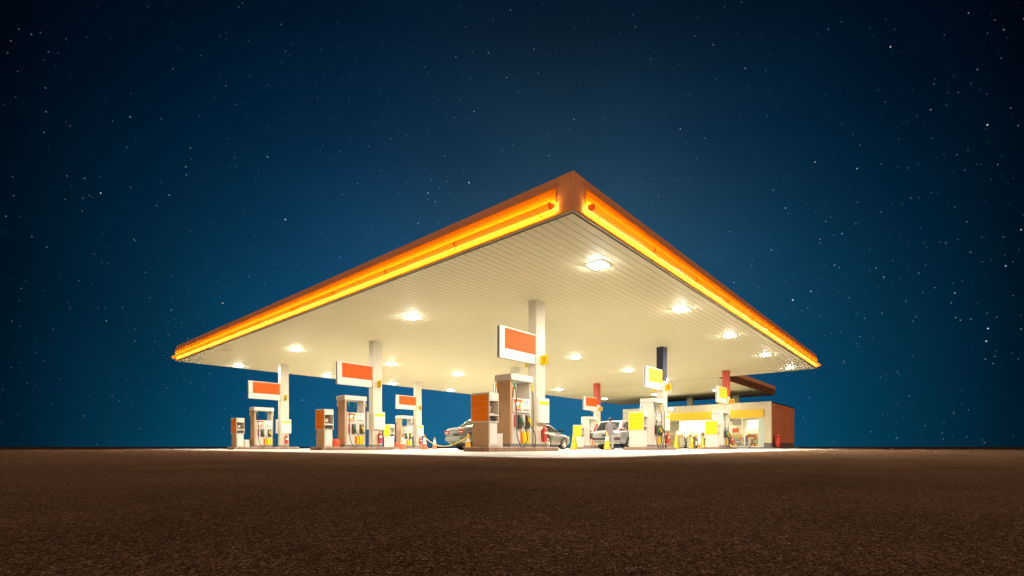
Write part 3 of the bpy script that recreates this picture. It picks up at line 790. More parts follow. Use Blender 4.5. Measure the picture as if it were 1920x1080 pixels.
for i in range(N):
    a_, b_ = L_[i], L_[i + 1]; d_ = (b_ - a_); ln = d_.length; d_.normalize()
    u_ = d_.cross(Vector((0, 0, 1))).normalized(); w_ = d_.cross(u_)
    e_ = u_ if i % 2 else w_
    m_ = (a_ + b_) / 2; hl = ln * .62
    q.tube([m_ + d_ * hl * math.cos(t_) + e_ * .018 * math.sin(t_) for t_ in [2 * math.pi * k / 8 for k in range(8)]], .007, 5, closed=True)
tag(q.build('plastic_chain', M['chainy'], smooth=True), 'thin yellow plastic chain sagging between the orange cone and the amber cone', 'chain')

# ------------------------------------------------------------------ cars (local X forward)
def make_car(name, label, loc, paint, kind, rz=0):
    t = thing(name, label, 'car', loc, rz, 'cars parked between the pump islands')
    if kind == 'suv':
        Ln, Wd, H, wr, ax = 4.5, 1.84, 1.60, .345, (-1.32, 1.36)
        st = [(-2.25, .52, .86, .78), (-2.22, .36, .98, .87), (-2.05, .28, 1.08, .91), (-1.4, .24, 1.08, .92), (-.4, .24, 1.03, .92), (.7, .24, 1.01, .92), (1.3, .25, 1.0, .90), (1.9, .26, .90, .86), (2.18, .32, .74, .76), (2.25, .44, .62, .60)]
        xa, xb, xc, xd = 1.12, .28, -1.72, -2.16; zb = 1.0; wb, wt = .82, .64
    else:
        Ln, Wd, H, wr, ax = 4.55, 1.76, 1.44, .32, (-1.32, 1.36)
        st = [(-2.28, .50, .78, .70), (-2.24, .36, .93, .82), (-2.05, .25, 1.0, .86), (-1.4, .21, .98, .88), (-.4, .20, .94, .88), (.7, .20, .92, .88), (1.2, .21, .90, .87), (1.8, .23, .80, .83), (2.15, .28, .66, .74), (2.28, .42, .55, .55)]
        xa, xb, xc, xd = 1.15, .30, -1.0, -1.78; zb = .92; wb, wt = .79, .60
    b = MB(); vs = []; n = 0
    e0, e1 = st[0], st[-1]
    st = [(e0[0], e0[1] + .08, e0[2] - .06, e0[3] - .08), (e0[0] - .004, e0[1], e0[2], e0[3])] + st[1:-1] + [(e1[0] + .004, e1[1], e1[2], e1[3]), (e1[0], e1[1] + .04, e1[2] - .03, e1[3] - .08)]
    for x, z0, z1, w in st:
        h = z1 - z0
        half = [(0, z0), (.80 * w, z0), (.94 * w, z0 + .03), (.985 * w, z0 + .16 * h), (w, z0 + .45 * h), (1.0 * w, z0 + .62 * h), (.99 * w, z0 + .80 * h), (.955 * w, z0 + .94 * h), (.88 * w, z1), (.6 * w, z1 + .012), (0, z1 + .02)]
        ring = half + [(-p[0], p[1]) for p in half[-2:0:-1]]
        n = len(ring); vs += [(x, p[0], p[1]) for p in ring]
    fs = []
    for i in range(len(st) - 1):
        for k in range(n):
            k2 = (k + 1) % n; fs.append((i * n + k, i * n + k2, (i + 1) * n + k2, (i + 1) * n + k))
    fs.append(list(range(n))[::-1]); fs.append([(len(st) - 1) * n + k for k in range(n)])
    b.add(vs, fs); body = b.build('body', paint, t, smooth=False, subd=2)
    cut = MB()
    for x in ax:
        for s in (-1, 1):
            cut.cyl(wr + .055, min(s * .60, s * 1.2), max(s * .60, s * 1.2), (x, 0, wr), 'y', 28)
    co_ = cut.build('cutter', M['black'], t)
    bo = body.modifiers.new('arch', 'BOOLEAN'); bo.object = co_; bo.operation = 'DIFFERENCE'; bo.solver = 'EXACT'
    bake(body); bpy.data.objects.remove(co_)
    if len(body.data.materials) == 0: body.data.materials.append(paint)
    for p in body.data.polygons: p.use_smooth = True; p.material_index = 0
    try: body.data.set_sharp_from_angle(angle=R(35))
    except Exception: pass
    # under body, fills the arches
    u = MB(); u.box(-Ln / 2 + .3, Ln / 2 - .3, -.62, .62, .17, .60); u.build('underbody', M['black'], t)
    if kind == 'suv':
        u = MB(); u.box(-Ln / 2 + .02, -Ln / 2 + .5, -.80, .80, .30, .52); u.build('lower_bumper', M['chrome'], t, bevel=.06, seg=3)
        u = MB(); u.box(-Ln / 2 - .03, -Ln / 2 + .3, -.84, .84, .52, .64); u.build('bumper_insert', M['black'], t, bevel=.03)
        for s in (-1, 1):
            u = MB(); u.box(-1.0, 1.0, s * .895 - .02, s * .895 + .035, .22, .40); u.build('sill_trim', M['black'], t, bevel=.02)
    # greenhouse
    g_ = MB()
    zr = H
    A = [(xa, zb), (xb, zr - .05), ((xb + xc) / 2 + .1, zr), (xc, zr - .04), (xd, zb)]
    def W(z): return wb + (wt - wb) * (z - zb) / (zr - zb)
    N_ = len(A)
    vs = [(x, -W(z), z) for x, z in A] + [(x, W(z), z) for x, z in A] + [(xb, 0, zr - .02), ((xb + xc) / 2 + .1, 0, zr + .03), (xc, 0, zr - .01)]
    fs = [(0, 1, 2, 3, 4), (9, 8, 7, 6, 5), (0, 5, 6, 10, 1), (4, 3, 12, 8, 9), (1, 10, 11, 2), (10, 6, 7, 11), (2, 11, 12, 3), (11, 7, 8, 12)]
    g_.add(vs, fs); gh = g_.build('cabin', paint, t, bevel=.05, seg=3, smooth=True)
    def sidewin(poly, s):
        q = MB(); P = [Vector((x, s * (W(z) + .006), z)) for x, z in poly]
        nn = Vector((0, s, (wb - wt) / (zr - zb))).normalized()
        P2 = [p - nn * .02 for p in P]; k = len(P)
        q.add(P + P2, [list(range(k)), list(range(k, 2 * k))[::-1]] + [(i, (i + 1) % k, (i + 1) % k + k, i + k) for i in range(k)])
        o = q.build('side_window', M['glassdark'], t)
    top = zr - .11; low = zb + .045
    xm = (xb + xc) / 2 + (.12 if kind != 'suv' else .25)
    def X_(xlo, xhi, z): return xlo + (xhi - xlo) * (z - zb) / (zr - zb)
    for s in (-1, 1):
        sidewin([(xa - .16, low), (xm + .05, low), (xm + .05, top), (xb - .04, top)], s)
        if kind == 'suv':
            sidewin([(xm - .05, low), (xm - .95, low), (xm - .95, top), (xm - .05, top)], s)
            sidewin([(xm - 1.03, low + .03), (xd + .42, low + .12), (xc + .22, top - .03), (xm - 1.03, top)], s)
        else:
            sidewin([(xm - .05, low), (xd + .30, low + .02), (xc + .08, top), (xm - .05, top)], s)
    def endwin(xlo, xhi, name, ins):
        q = MB(); sg = 1 if xlo > 0 else -1
        z0, z1 = zb + ins, zr - .10
        def pt(z, y): return Vector((X_(xlo, xhi, z * 1.0) + sg * .012, y, z))
        P = [pt(z0, -W(z0) + .10), pt(z0, W(z0) - .10), pt(z1, W(z1) - .09), pt(z1, -W(z1) + .09)]
        # the glass plane follows the slope between belt and roof
        P2 = [p - Vector((sg * .03, 0, 0)) for p in P]
        q.add(P + P2, [(0, 1, 2, 3), (7, 6, 5, 4)] + [(i, (i + 1) % 4, (i + 1) % 4 + 4, i + 4) for i in range(4)])
        q.build(name, M['glassdark'], t)
    def slope(xlo, ztop, xhi): return xhi
    endwin(xa, xa + (xb - xa) * (zr - zb) / (zr - .05 - zb), 'windscreen', .06)
    endwin(xd, xd + (xc - xd) * (zr - zb) / (zr - .04 - zb), 'rear_window', .05 if kind != 'suv' else .04)
    # wheels
    for x in ax:
        for s in (-1, 1):
            w = bpy.data.objects.new('wheel', None); COL.objects.link(w); w.parent = t; w.location = (x, s * (Wd / 2 - .115), wr)
            q = MB(); q.lathe([(wr * .66, -.10), (wr * .9, -.105), (wr, -.075), (wr, .075), (wr * .9, .105), (wr * .66, .10)], 28, (0, 0, 0), 'y', caps=False); q.build('tyre', M['tyre'], w, smooth=True)
            q = MB(); q.lathe([(wr * .60, .07 * s), (wr * .67, .10 * s), (wr * .67, -.09 * s)], 28, (0, 0, 0), 'y', caps=False)
            for k in range(5):
                a = 2 * math.pi * k / 5 + .3
                for da in (-.13, .13):
                    q.tube([(0, .085 * s, 0), (math.sin(a + da * .3) * wr * .3, .09 * s, math.cos(a + da * .3) * wr * .3), (math.sin(a + da) * wr * .64, .075 * s, math.cos(a + da) * wr * .64)], [.03, .024, .02], 6)
            q.cyl(wr * .16, .05 * s, .10 * s, (0, 0, 0), 'y', 14); q.build('rim', M['rim'], w, smooth=True)
            q = MB(); q.cyl(wr * .60, .0 * s, .015 * s, (0, 0, 0), 'y', 24); q.build('brake_disc', M['darkgrey'], w)
    # lights, mirrors, plate, handles
    for s in (-1, 1):
        q = MB()
        if kind == 'suv':
            q.prism([(-2.205, 1.0), (-1.95, 1.03), (-1.66, 1.05), (-1.72, 1.085), (-1.98, 1.12), (-1.83, 1.40), (-1.87, 1.43), (-2.03, 1.22), (-2.19, 1.09)], 'y', .73 if s > 0 else -.835, .835 if s > 0 else -.73)
            q.build('tail_lamp', M['taillight'], t, bevel=.02)
            q = MB(); q.box(-2.30, -2.22, s * .72 - .09, s * .72 + .09, .60, .66); q.build('reflector', M['taillight'], t, bevel=.01)
        else:
            q.box(-2.285, -2.12, min(s * .52, s * .845), max(s * .52, s * .845), .68, .86); q.build('tail_lamp', M['taillight'], t, bevel=.03, seg=3)
            q = MB(); q.box(-2.292, -2.2, s * .70 - .10, s * .70 + .10, .735, .775); q.build('reverse_lamp', M['headlight'], t, bevel=.01)
        q = MB(); q.box(1.82, 2.08, min(s * .50, s * .74), max(s * .50, s * .74), .62 if kind != 'suv' else .70, .74 if kind != 'suv' else .84); q.build('headlight', M['headlight'], t, bevel=.04, seg=3)
        q = MB(); q.box(xa - .30, xa - .12, min(s * (wb + .05), s * (wb + .25)), max(s * (wb + .05), s * (wb + .25)), zb + .04, zb + .20); q.box(xa - .22, xa - .16, min(s * (wb - .05), s * (wb + .06)), max(s * (wb - .05), s * (wb + .06)), zb + .06, zb + .10)
        q.build('wing_mirror', M['glassdark'] if kind != 'suv' else paint, t, bevel=.03, seg=3)
        for hx in (.15, -.75):
            q = MB(); q.box(hx, hx + .2, s * (Wd / 2 + .0) - .015, s * (Wd / 2) + .012, zb - .12, zb - .09); q.build('door_handle', M['chrome'], t, bevel=.006)
    q = MB(); q.box(-Ln / 2 - .012, -Ln / 2 + .04, -.26, .26, .70 if kind == 'suv' else .62, .82 if kind == 'suv' else .73); q.build('number_plate', M['plate'], t, bevel=.005)
    q = MB(); q.box(-Ln / 2 - .015, -Ln / 2 + .05, -.5, .5, .86, .885); q.build('chrome_strip', M['chrome'], t, bevel=.006)
    if kind != 'suv':
        q = MB(); q.box(-Ln / 2 - .04, -Ln / 2 + .28, -.80, .80, .38, .57); q.build('rear_bumper', paint, t, bevel=.07, seg=4)
    q = MB(); q.tube([(-Ln / 2 + .3, .45, .27), (-Ln / 2 - .01, .45, .27)], .035, 10); q.build('exhaust', M['steel'], t, smooth=True)
    return t
make_car('crossover_car', 'white crossover seen from behind, at pump 7 with dark rear glass', (17.05, 7.82, Z0), M['carwhite'], 'suv')
make_car('sedan_car', 'olive silver sedan half hidden behind the nearest amber cabinet', (7.25, 8.0, Z0), M['carsilver'], 'sedan')
make_car('sedan_car', 'pale blue silver sedan, only its left tail showing past the olive sedan', (8.3, 10.05, Z0), M['carblue'], 'sedan')
make_car('sedan_car', 'grey sedan whose nose shows right of the nearest extinguisher', (13.55, 11.5, Z0), M['cargrey'], 'sedan')

# ------------------------------------------------------------------ people
def skin_mesh(name, verts, edges, radii, m, parent, root=0, sub=2):
    me = bpy.data.meshes.new(name); me.from_pydata(verts, edges, [])
    o = bpy.data.objects.new(name, me); COL.objects.link(o)
    sm = o.modifiers.new('skin', 'SKIN'); sm.use_smooth_shade = True
    if not me.skin_vertices: me.attributes
    for i, r in enumerate(radii):
        sv = me.skin_vertices[0].data[i]; sv.radius = (r, r) if not isinstance(r, tuple) else r; sv.use_root = (i == root)
    ss = o.modifiers.new('sub', 'SUBSURF'); ss.levels = sub; ss.render_levels = sub
    bake(o); o.data.materials.clear(); o.data.materials.append(m)
    for p in o.data.polygons: p.use_smooth = True; p.material_index = 0
    o.parent = parent
    return o
def make_person(label, loc, rz, shirt, trousers, sc_=1.0, armpose='down'):
    t = thing('person', label, 'person', loc, rz)
    hz = .0
    V = {'pel': (0, 0, .93), 'bel': (0, 0, 1.05), 'che': (0, 0, 1.27), 'sho': (0, 0, 1.40), 'nk': (.01, 0, 1.47), 'hd0': (.02, 0, 1.55), 'hd1': (.03, 0, 1.64), 'hd2': (.02, 0, 1.70)}
    Rr = {'pel': .08, 'bel': .08, 'che': .09, 'sho': .07, 'nk': .052, 'hd0': (.075, .085), 'hd1': (.085, .10), 'hd2': (.06, .07)}
    E = [('pel', 'bel'), ('bel', 'che'), ('che', 'sho'), ('sho', 'nk'), ('nk', 'hd0'), ('hd0', 'hd1'), ('hd1', 'hd2')]
    for s, k in ((1, 'l'), (-1, 'r')):
        fwd = .14 if s > 0 else -.05
        V['hip' + k] = (0, s * .10, .86); V['kn' + k] = (fwd * .6, s * .12, .48); V['an' + k] = (fwd * .6 - .04, s * .13, .09); V['to' + k] = (fwd * .6 + .13, s * .14, .04)
        Rr.update({'hip' + k: .07, 'kn' + k: .05, 'an' + k: .04, 'to' + k: .03})
        E += [('pel', 'hip' + k), ('hip' + k, 'kn' + k), ('kn' + k, 'an' + k), ('an' + k, 'to' + k)]
        if armpose == 'reach' and s < 0:
            el, wr_ = (.16, s * .27, 1.16), (.38, s * .22, 1.10)
        else:
            el, wr_ = (-.02, s * .25, 1.13), (.08, s * .26, .90)
        V['sh' + k] = (0, s * .185, 1.38); V['el' + k] = el; V['wr' + k] = wr_
        d = (Vector(wr_) - Vector(el)).normalized()
        pm = Vector(wr_) + d * .07
        V['pa' + k] = tuple(pm)
        Rr.update({'sh' + k: .05, 'el' + k: .042, 'wr' + k: .028, 'pa' + k: (.038, .02)})
        E += [('sho', 'sh' + k), ('sh' + k, 'el' + k), ('el' + k, 'wr' + k), ('wr' + k, 'pa' + k)]
        side = Vector((1, 0, 0)) if abs(d.x) < .7 else Vector((0, 0, 1))
        side = (side - d * side.dot(d)).normalized()
        for f_, off in enumerate((-.03, -.01, .01, .03)):
            a_ = pm + side * off + d * .03; b_ = a_ + d * (.035 + .01 * (f_ in (1, 2))); c_ = b_ + d * .025 - Vector((0, s * .012, 0))
            V['f%d%s' % (f_, k)] = tuple(a_); V['g%d%s' % (f_, k)] = tuple(b_); V['h%d%s' % (f_, k)] = tuple(c_)
            for q_, r_ in (('f', .011), ('g', .0095), ('h', .008)): Rr['%s%d%s' % (q_, f_, k)] = r_
            E += [('pa' + k, 'f%d%s' % (f_, k)), ('f%d%s' % (f_, k), 'g%d%s' % (f_, k)), ('g%d%s' % (f_, k), 'h%d%s' % (f_, k))]
        a_ = pm - side * -.045 - d * .02; b_ = a_ + side * .02 + d * .035
        V['t0' + k] = tuple(a_); V['t1' + k] = tuple(b_); Rr['t0' + k] = .012; Rr['t1' + k] = .009
        E += [('pa' + k, 't0' + k), ('t0' + k, 't1' + k)]
    keys = list(V); ix = {k: i for i, k in enumerate(keys)}
    skin_mesh('body', [V[k] for k in keys], [(ix[a], ix[b]) for a, b in E], [Rr[k] for k in keys], M['skin'], t, ix['pel'])
    def sub(kk, grow, name, m, cut=None):
        ks = [k for k in keys if k in kk]; jx = {k: i for i, k in enumerate(ks)}
        ee = [(jx[a], jx[b]) for a, b in E if a in jx and b in jx]
        rr = [tuple(x + grow for x in Rr[k]) if isinstance(Rr[k], tuple) else Rr[k] + grow for k in ks]
        vv = [V[k] if not (cut and k in cut) else cut[k] for k in ks]
        return skin_mesh(name, vv, ee, rr, m, t, 0)
    def rings(mb, rs, seg=16):
        vs = []
        for (cx, cy_, cz), rx, ry in rs:
            for k in range(seg):
                a = 2 * math.pi * k / seg; vs.append((cx + rx * math.cos(a), cy_ + ry * math.sin(a), cz))
        n_ = len(rs)
        mb.add(vs, [(i * seg + k, i * seg + (k + 1) % seg, (i + 1) * seg + (k + 1) % seg, (i + 1) * seg + k) for i in range(n_ - 1) for k in range(seg)] + [list(range(seg))[::-1], [(n_ - 1) * seg + k for k in range(seg)]])
    q = MB(); rings(q, [((0, 0, .80), .15, .20), ((0, 0, .93), .138, .185), ((0, 0, 1.06), .125, .165), ((0, 0, 1.2), .135, .18), ((0, 0, 1.33), .125, .20), ((0, 0, 1.41), .10, .19), ((0, 0, 1.45), .085, .11), ((.005, 0, 1.475), .075, .085)])
    for k in 'lr':
        a_, b_ = Vector(V['sh' + k]), Vector(V['el' + k])
        q.tube([a_ * 1.0 - Vector((0, a_.y * .15, 0)), a_, a_.lerp(b_, .5), a_.lerp(b_, .92)], [.085, .078, .066, .068], 12)
    q.build('shirt', shirt, t, smooth=True, subd=1)
    q = MB(); rings(q, [((0, 0, .80), .11, .155), ((0, 0, .88), .125, .175), ((0, 0, .97), .12, .165)])
    for k, s in (('l', 1), ('r', -1)):
        kn, an = Vector(V['kn' + k]), Vector(V['an' + k])
        rings(q, [((an.x, an.y, .07), .062, .06), ((an.x + .01, an.y, .25), .065, .062), ((kn.x, kn.y, .48), .075, .072), ((kn.x * .5, s * .105, .68), .092, .088), ((0, s * .085, .86), .11, .09)])
    q.build('trousers', trousers, t, smooth=True, subd=1)
    for k in 'lr':
        q = MB(); a_ = Vector(V['an' + k]); b_ = Vector(V['to' + k])
        q.tube([(a_.x - .06, a_.y, .045), (a_.x + .02, a_.y, .05), (b_.x, b_.y, .04), (b_.x + .05, b_.y, .03)], [.04, .048, .045, .025], 10); q.build('shoe', M['shoe'], t, smooth=True)
    hp = []
    q = MB(); q.lathe([(.094, 0), (.106, .05), (.10, .10), (.07, .135), (.02, .15)], 16, (0, 0, 1.605)); q.build('hair', M['hair'], t, smooth=True)
    q = MB(); q.tube([(.10, 0, 1.63), (.125, 0, 1.595)], [.01, .016], 6); q.build('nose', M['skin'], t, smooth=True)
    q = MB()
    for s in (-1, 1): q.lathe([(.004, -.006), (.012, 0), (.004, .006)], 8, (.105, s * .034, 1.635), 'x')
    q.box(.098, .108, -.025, .025, 1.555, 1.562); q.build('eyes', M['hair'], t, smooth=True)
    q = MB()
    for s in (-1, 1): q.lathe([(.008, -.008), (.024, 0), (.008, .008)], 10, (.015, s * .092, 1.61), 'y')
    q.build('ears', M['skin'], t, smooth=True)
    t.scale = (sc_, sc_, sc_)
    return t
make_person('person in grey violet shirt and grey trousers standing behind the white crossover', (13.65, 6.9, Z0), R(10), M['shirt'], M['trouser'], .93, 'reach')

# ------------------------------------------------------------------ link canopy over the shop
lk = thing('link_canopy', 'lower brown edged canopy joining the big canopy to the shop', 'canopy')
u0, u1, v0, v1 = S + .02, 42.6, 5.9, 21.9
q = MB(); yy = v0 + .04
while yy < v1 - .1:
    b = min(yy + .22, v1 - .04)
    q.strip([(yy, ZC + .02), (yy, ZC + .004), (yy + .006, ZC), (b - .022, ZC), (b - .016, ZC + .004), (b - .016, ZC + .02), (b, ZC + .02)], 'x', u0, u1 - .04); yy += .22
q.build('soffit', M['soffit'], lk)
q = MB(); q.box(u0, u1 - .03, v0 + .03, v1 - .03, ZC + .03, ZT - .05); q.build('roof', M['roofgrey'], lk)
q = MB(); q.box(u0, u1, v0, v0 + .025, ZC + .005, ZT - .30); q.box(u0, u1, v1 - .025, v1, ZC + .005, ZT - .30); q.box(u1 - .025, u1, v0 + .025, v1 - .025, ZC + .005, ZT - .30); q.build('lower_fascia', M['linkbrown'], lk)
q = MB(); q.box(u0, u1 + .02, v0 - .03, v0, ZT - .30, ZT); q.box(u0, u1 + .02, v1, v1 + .03, ZT - .30, ZT); q.box(u1, u1 + .02, v0, v1, ZT - .30, ZT); q.build('upper_fascia', M['bandbrown'], lk)
for (lx, ly, w) in ((34.5, 14.1, 'near the navy topped column'), (34.8, 19.6, 'beyond the column numbered 15'), (34.5, 8.6, 'hidden above the shop front')):
    o = copy_tree(lamp0); o.location = (lx, ly, ZC); o['label'] = 'square lamp under the lower link canopy, ' + w
    o['group'] = 'square lamps under the link canopy'; recolour(o, 'lamp', 'linklamp')

# ------------------------------------------------------------------ shop
UF = 36.0; VA, VB = 4.66, 18.2; UB = 44.6; ZR = 3.92; ZK = .13
sh = thing('shop', 'cream fronted shop with mustard fascia band and rust red side wall', 'shop', (0, 0, 0))
q = MB(); q.box(UF - .35, UB + .3, VA - .35, VB + .3, Z0 - .02, ZK); q.build('step', M['grey'], sh, bevel=.01)
q = MB(); q.box(UF + .25, UB, VA + .02, VA + .25, ZK + .38, ZR - .02); q.build('side_wall', M['rust'], sh)
q = MB(); q.box(UF + .245, UB + .01, VA + .005, VA + .24, ZK, ZK + .38); q.build('side_plinth', M['grey'], sh)
q = MB()
q.box(UF, UF + .25, VA, VA + .55, ZK + .36, 3.30); q.box(UF, UF + .25, 13.9, VB, ZK, 3.30); q.box(UF, UF + .25, VA, VB, 3.30, ZR); q.box(UF + .03, UF + .25, 8.15, 8.55, ZK, 2.60)
q.build('front_wall', M['wall'], sh)
q = MB(); q.box(UF - .004, UF + .24, VA - .004, VA + .554, ZK, ZK + .36); q.build('pier_plinth', M['grey'], sh)
q = MB(); q.box(UF - .10, UF + .25, VA + .56, 13.89, 2.62, 3.298); q.build('fascia_band', M['mustard'], sh, bevel=.01)
q = MB(); q.box(UF + .25, UB, VA + .02, VB - .02, ZR - .10, ZR - .02); q.box(UF + .1, UB, VA + .26, VB - .02, 2.95, 3.05); q.build('roof', M['roofgrey'], sh)
q = MB(); q.box(UB - .2, UB - .02, VA + .26, VB - .25, ZK, 2.95); q.box(UF + .25, UB - .2, VB - .24, VB, ZK, ZR - .10); q.box(UF + .26, UB - .2, VA + .252, VA + .29, ZK, 2.94); q.build('rear_wall', M['interior'], sh)
q = MB(); q.box(40.4, 40.5, 9.2, 14.2, ZK, 2.94); q.build('partition', M['interior'], sh)
q = MB(); q.box(UF + .25, UB - .2, VA + .29, VB - .24, 2.91, 2.948); q.build('ceiling', M['interior'], sh)
q = MB(); q.box(UF + .05, UB - .2, VA + .29, VB - .24, ZK - .01, ZK + .006); q.build('floor', M['floor'], sh)
# glazing
def window(y0, y1, z0, z1, muls, fm='frame'):
    f = MB(); w = .05
    f.box(UF + .08, UF + .15, y0, y1, z0, z0 + w); f.box(UF + .08, UF + .15, y0, y1, z1 - w, z1)
    for m_ in [y0] + muls + [y1 - w]: f.box(UF + .085, UF + .145, m_, m_ + w, z0 + w, z1 - w)
    o = f.build('window', M[fm], sh, bevel=.004)
    p = MB(); p.box(UF + .11, UF + .118, y0 + w, y1 - w, z0 + w, z1 - w); p.build('pane', M['glass'], o)
    return o
window(5.66, 8.14, ZK + .01, 2.61, [6.95], 'alu')
window(8.56, 13.88, ZK + .01, 2.61, [10.1, 12.05], 'alu')
q = MB(); q.box(UF + .09, UF + .12, 5.22, 5.655, ZK + .01, 2.61); q.build('frosted_panel', M['frosted'], sh)
q = MB(); q.box(UF + .20, UF + .21, 7.03, 8.08, 2.0, 2.58); q.build('roller_blind', M['blind'], sh)
# shop lamps
sl0 = None
for i, (x, y_) in enumerate([(37.6, 6.6), (37.6, 9.8), (37.6, 12.4), (39.2, 11.0), (39.4, 7.2), (39.2, 13.2), (41.8, 6.4), (37.4, 15.6), (36.95, 7.4), (38.3, 5.7)]):  # last two lamps added to brighten the right window
    if sl0 is None:
        sl0 = thing('shop_lamp', '', 'ceiling lamp', (0, 0, 2.91), 0, 'square lamps in the shop ceiling')
        k_ = MB(); k_.box(-.33, .33, -.33, .33, -.02, .0); k_.build('frame', M['lampring'], sl0)
        k_ = MB(); k_.box(-.29, .29, -.29, .29, -.035, -.021); k_.build('diffuser', M['shoplamp'], sl0)
        o = sl0
    else: o = copy_tree(sl0)
    o.location = (x, y_, 2.91); o['label'] = 'bright square lamp in the shop ceiling, behind the window'
# roof posts carrying the link canopy
rp = thing('roof_post', 'short cream post on the shop roof, right one above the fascia band', 'post', (40.4, 8.7, ZR - .02), 0, 'posts between shop roof and link canopy')
q = MB(); q.box(-.22, .22, -.27, .27, 0, ZC - ZR + .03); q.build('shaft', M['wall'], rp, bevel=.01)
q = MB(); q.box(-.27, .27, -.32, .32, 0, .05); q.build('base_plate', M['grey'], rp)
put(rp, (39.6, 12.75, ZR - .02), 'short cream post on the shop roof, left one near the floodlight')
# floodlight
fl_ = thing('floodlight', 'small dazzling floodlight on the shop parapet above the mustard band', 'floodlight', (UF - .02, 13.1, 3.62))
q = MB(); q.prism([(-.16, -.05), (-.02, -.08), (-.02, .16), (-.12, .14)], 'y', -.16, .16); q.build('housing', M['darkgrey'], fl_, bevel=.01)
q = MB(); q.prism([(-.168, -.04), (-.160, -.045), (-.122, .13), (-.130, .13)], 'y', -.13, .13); q.build('lens', M['flood'], fl_)
q = MB(); q.box(-.03, .02, -.03, .03, -.02, .06); q.build('bracket', M['steel'], fl_)
# brown panel/counter outside, bin, bollards
t = thing('promotion_counter', 'brown boxed counter outside the shop beside a tall yellow cone', 'counter', (34.9, 12.6, Z0))
q = MB(); q.box(-.3, .3, -.62, .72, .04, 1.22); q.build('body', M['brown'], t, bevel=.01)
q = MB(); q.box(-.34, .34, -.66, .76, 1.22, 1.27); q.build('top', M['white2'], t, bevel=.008)
q = MB(); q.box(-.32, .32, -.64, .74, 0, .05); q.build('plinth', M['darkgrey'], t)
q = MB(); q.box(-.33, -.302, -.66, -.60, 0.05, 1.22); q.build('edge_strip', M['alu'], t)
t = thing('litter_bin', 'round red litter bin with hooded top against the rust red wall', 'bin', (36.55, 4.30, ZK))
q = MB(); q.lathe([(.19, 0), (.20, .03), (.21, .62), (.20, .66)], 24); q.build('drum', M['red'], t, smooth=True)
q = MB(); q.lathe([(.235, .66), (.24, .68), (.24, .74), (.23, .76)], 24); q.build('rim', M['red'], t, smooth=True)
q = MB(); q.lathe([(.22, .92), (.225, .94), (.21, 1.02), (.10, 1.05)], 24)
for a in (45, 135, 225, 315): q.box(.19 * math.cos(R(a)) - .03, .19 * math.cos(R(a)) + .03, .19 * math.sin(R(a)) - .03, .19 * math.sin(R(a)) + .03, .76, .93)
q.build('hood', M['red'], t, smooth=True)
q = MB(); q.cyl(.17, .70, .765); q.build('liner', M['black'], t)
bl = thing('bollard', 'short white bollard with dark foot before the right shop window', 'bollard', (35.3, 6.15, Z0))
q = MB(); q.cyl(.05, .2, .95); q.build('post', M['white2'], bl, smooth=True); q = MB(); q.cyl(.058, 0, .2); q.build('foot', M['darkgrey'], bl, smooth=True)

# ------------------------------------------------------------------ shop interior
def shelf(label, loc, w, h, levels, m='white2', group='shop shelves', rz=0, prods=True, depth=.4):
    t = thing('display_shelf', label, 'shelf', loc, rz, group)
    q = MB(); q.box(depth - .03, depth, -w / 2, w / 2, 0, h); q.build('back_panel', M[m], t)
    for s in (-1, 1):
        q = MB(); q.box(0, depth - .03, s * w / 2 - .015, s * w / 2 + .015, 0, h); q.build('side_panel', M[m], t)
    for k in range(levels):
        z = .06 + k * (h - .12) / max(1, levels - 1)
        q = MB(); q.box(0, depth - .032, -w / 2 + .016, w / 2 - .016, z - .012, z + .012); q.build('shelf', M[m], t)
        if prods and (k < levels - 1 or h < 1.6):
            y_ = -w / 2 + .08
            while y_ < w / 2 - .1:
                bw = random.uniform(.09, .16); bh = random.uniform(.12, .24)
                o = MB(); o.box(-.10, .10, -bw / 2, bw / 2, 0, bh)
                wloc = Matrix.Translation(loc) @ Matrix.Rotation(rz, 4, 'Z') @ Vector((.14, y_ + bw / 2, z + .012))
                ob = o.build('packet', random.choice(PROD), None, bevel=.008, seg=1)
                ob.location = wloc; ob.rotation_euler = (0, 0, rz)
                tag(ob, 'small coloured packet on the %s' % label.split(',')[0].replace('white ', ''), 'packet', 'packets on the shop shelves')
                y_ += bw + random.uniform(.01, .05)
    return t
shelf('white low shelf in the right window, left half', (36.55, 7.45, ZK + .01), .95, 1.05, 4)
shelf('white low shelf in the right window, right half', (36.55, 6.3, ZK + .01), 1.05, 1.05, 4)
shelf('tall wall shelf at the back of the right bay', (39.3, 6.15, ZK + .01), 1.5, 2.1, 5)
shelf('pale gondola shelf behind the motorcycles', (37.8, 10.4, ZK + .01), 1.4, 1.35, 4)
shelf('tall wall shelf behind the shop assistant', (39.9, 9.4, ZK + .01), 1.2, 2.0, 5)
t = thing('wall_cabinet', 'pale cabinet hung high inside the right window', 'cabinet', (38.6, 6.7, 2.05))
q = MB(); q.box(0, .4, -.9, .55, 0, .45); q.build('box', M['paper'], t, bevel=.01)
q = MB(); q.box(-.012, -.002, -.86, -.35, .03, .42); q.build('door', M['white2'], t); q = MB(); q.box(-.012, -.002, -.30, .5, .03, .42); q.build('door', M['cream'], t)
t = thing('menu_board', 'large olive framed board hanging inside the right window', 'board', (38.2, 6.6, 1.05))
q = MB(); q.box(0, .04, -.55, .6, 0, .95); q.build('panel', mat('olive board', (.42, .38, .16), .5), t)
q = MB(); q.box(-.02, -.002, -.55, .40, .04, .07); q.box(-.02, -.002, -.55, .40, .52, .55); q.box(-.02, -.002, .37, .40, .07, .52); q.build('frame', M['darkgrey'], t)
t = thing('poster', 'pale poster with yellow foot inside the left pane of the right window', 'poster', (36.32, 7.55, 1.05))
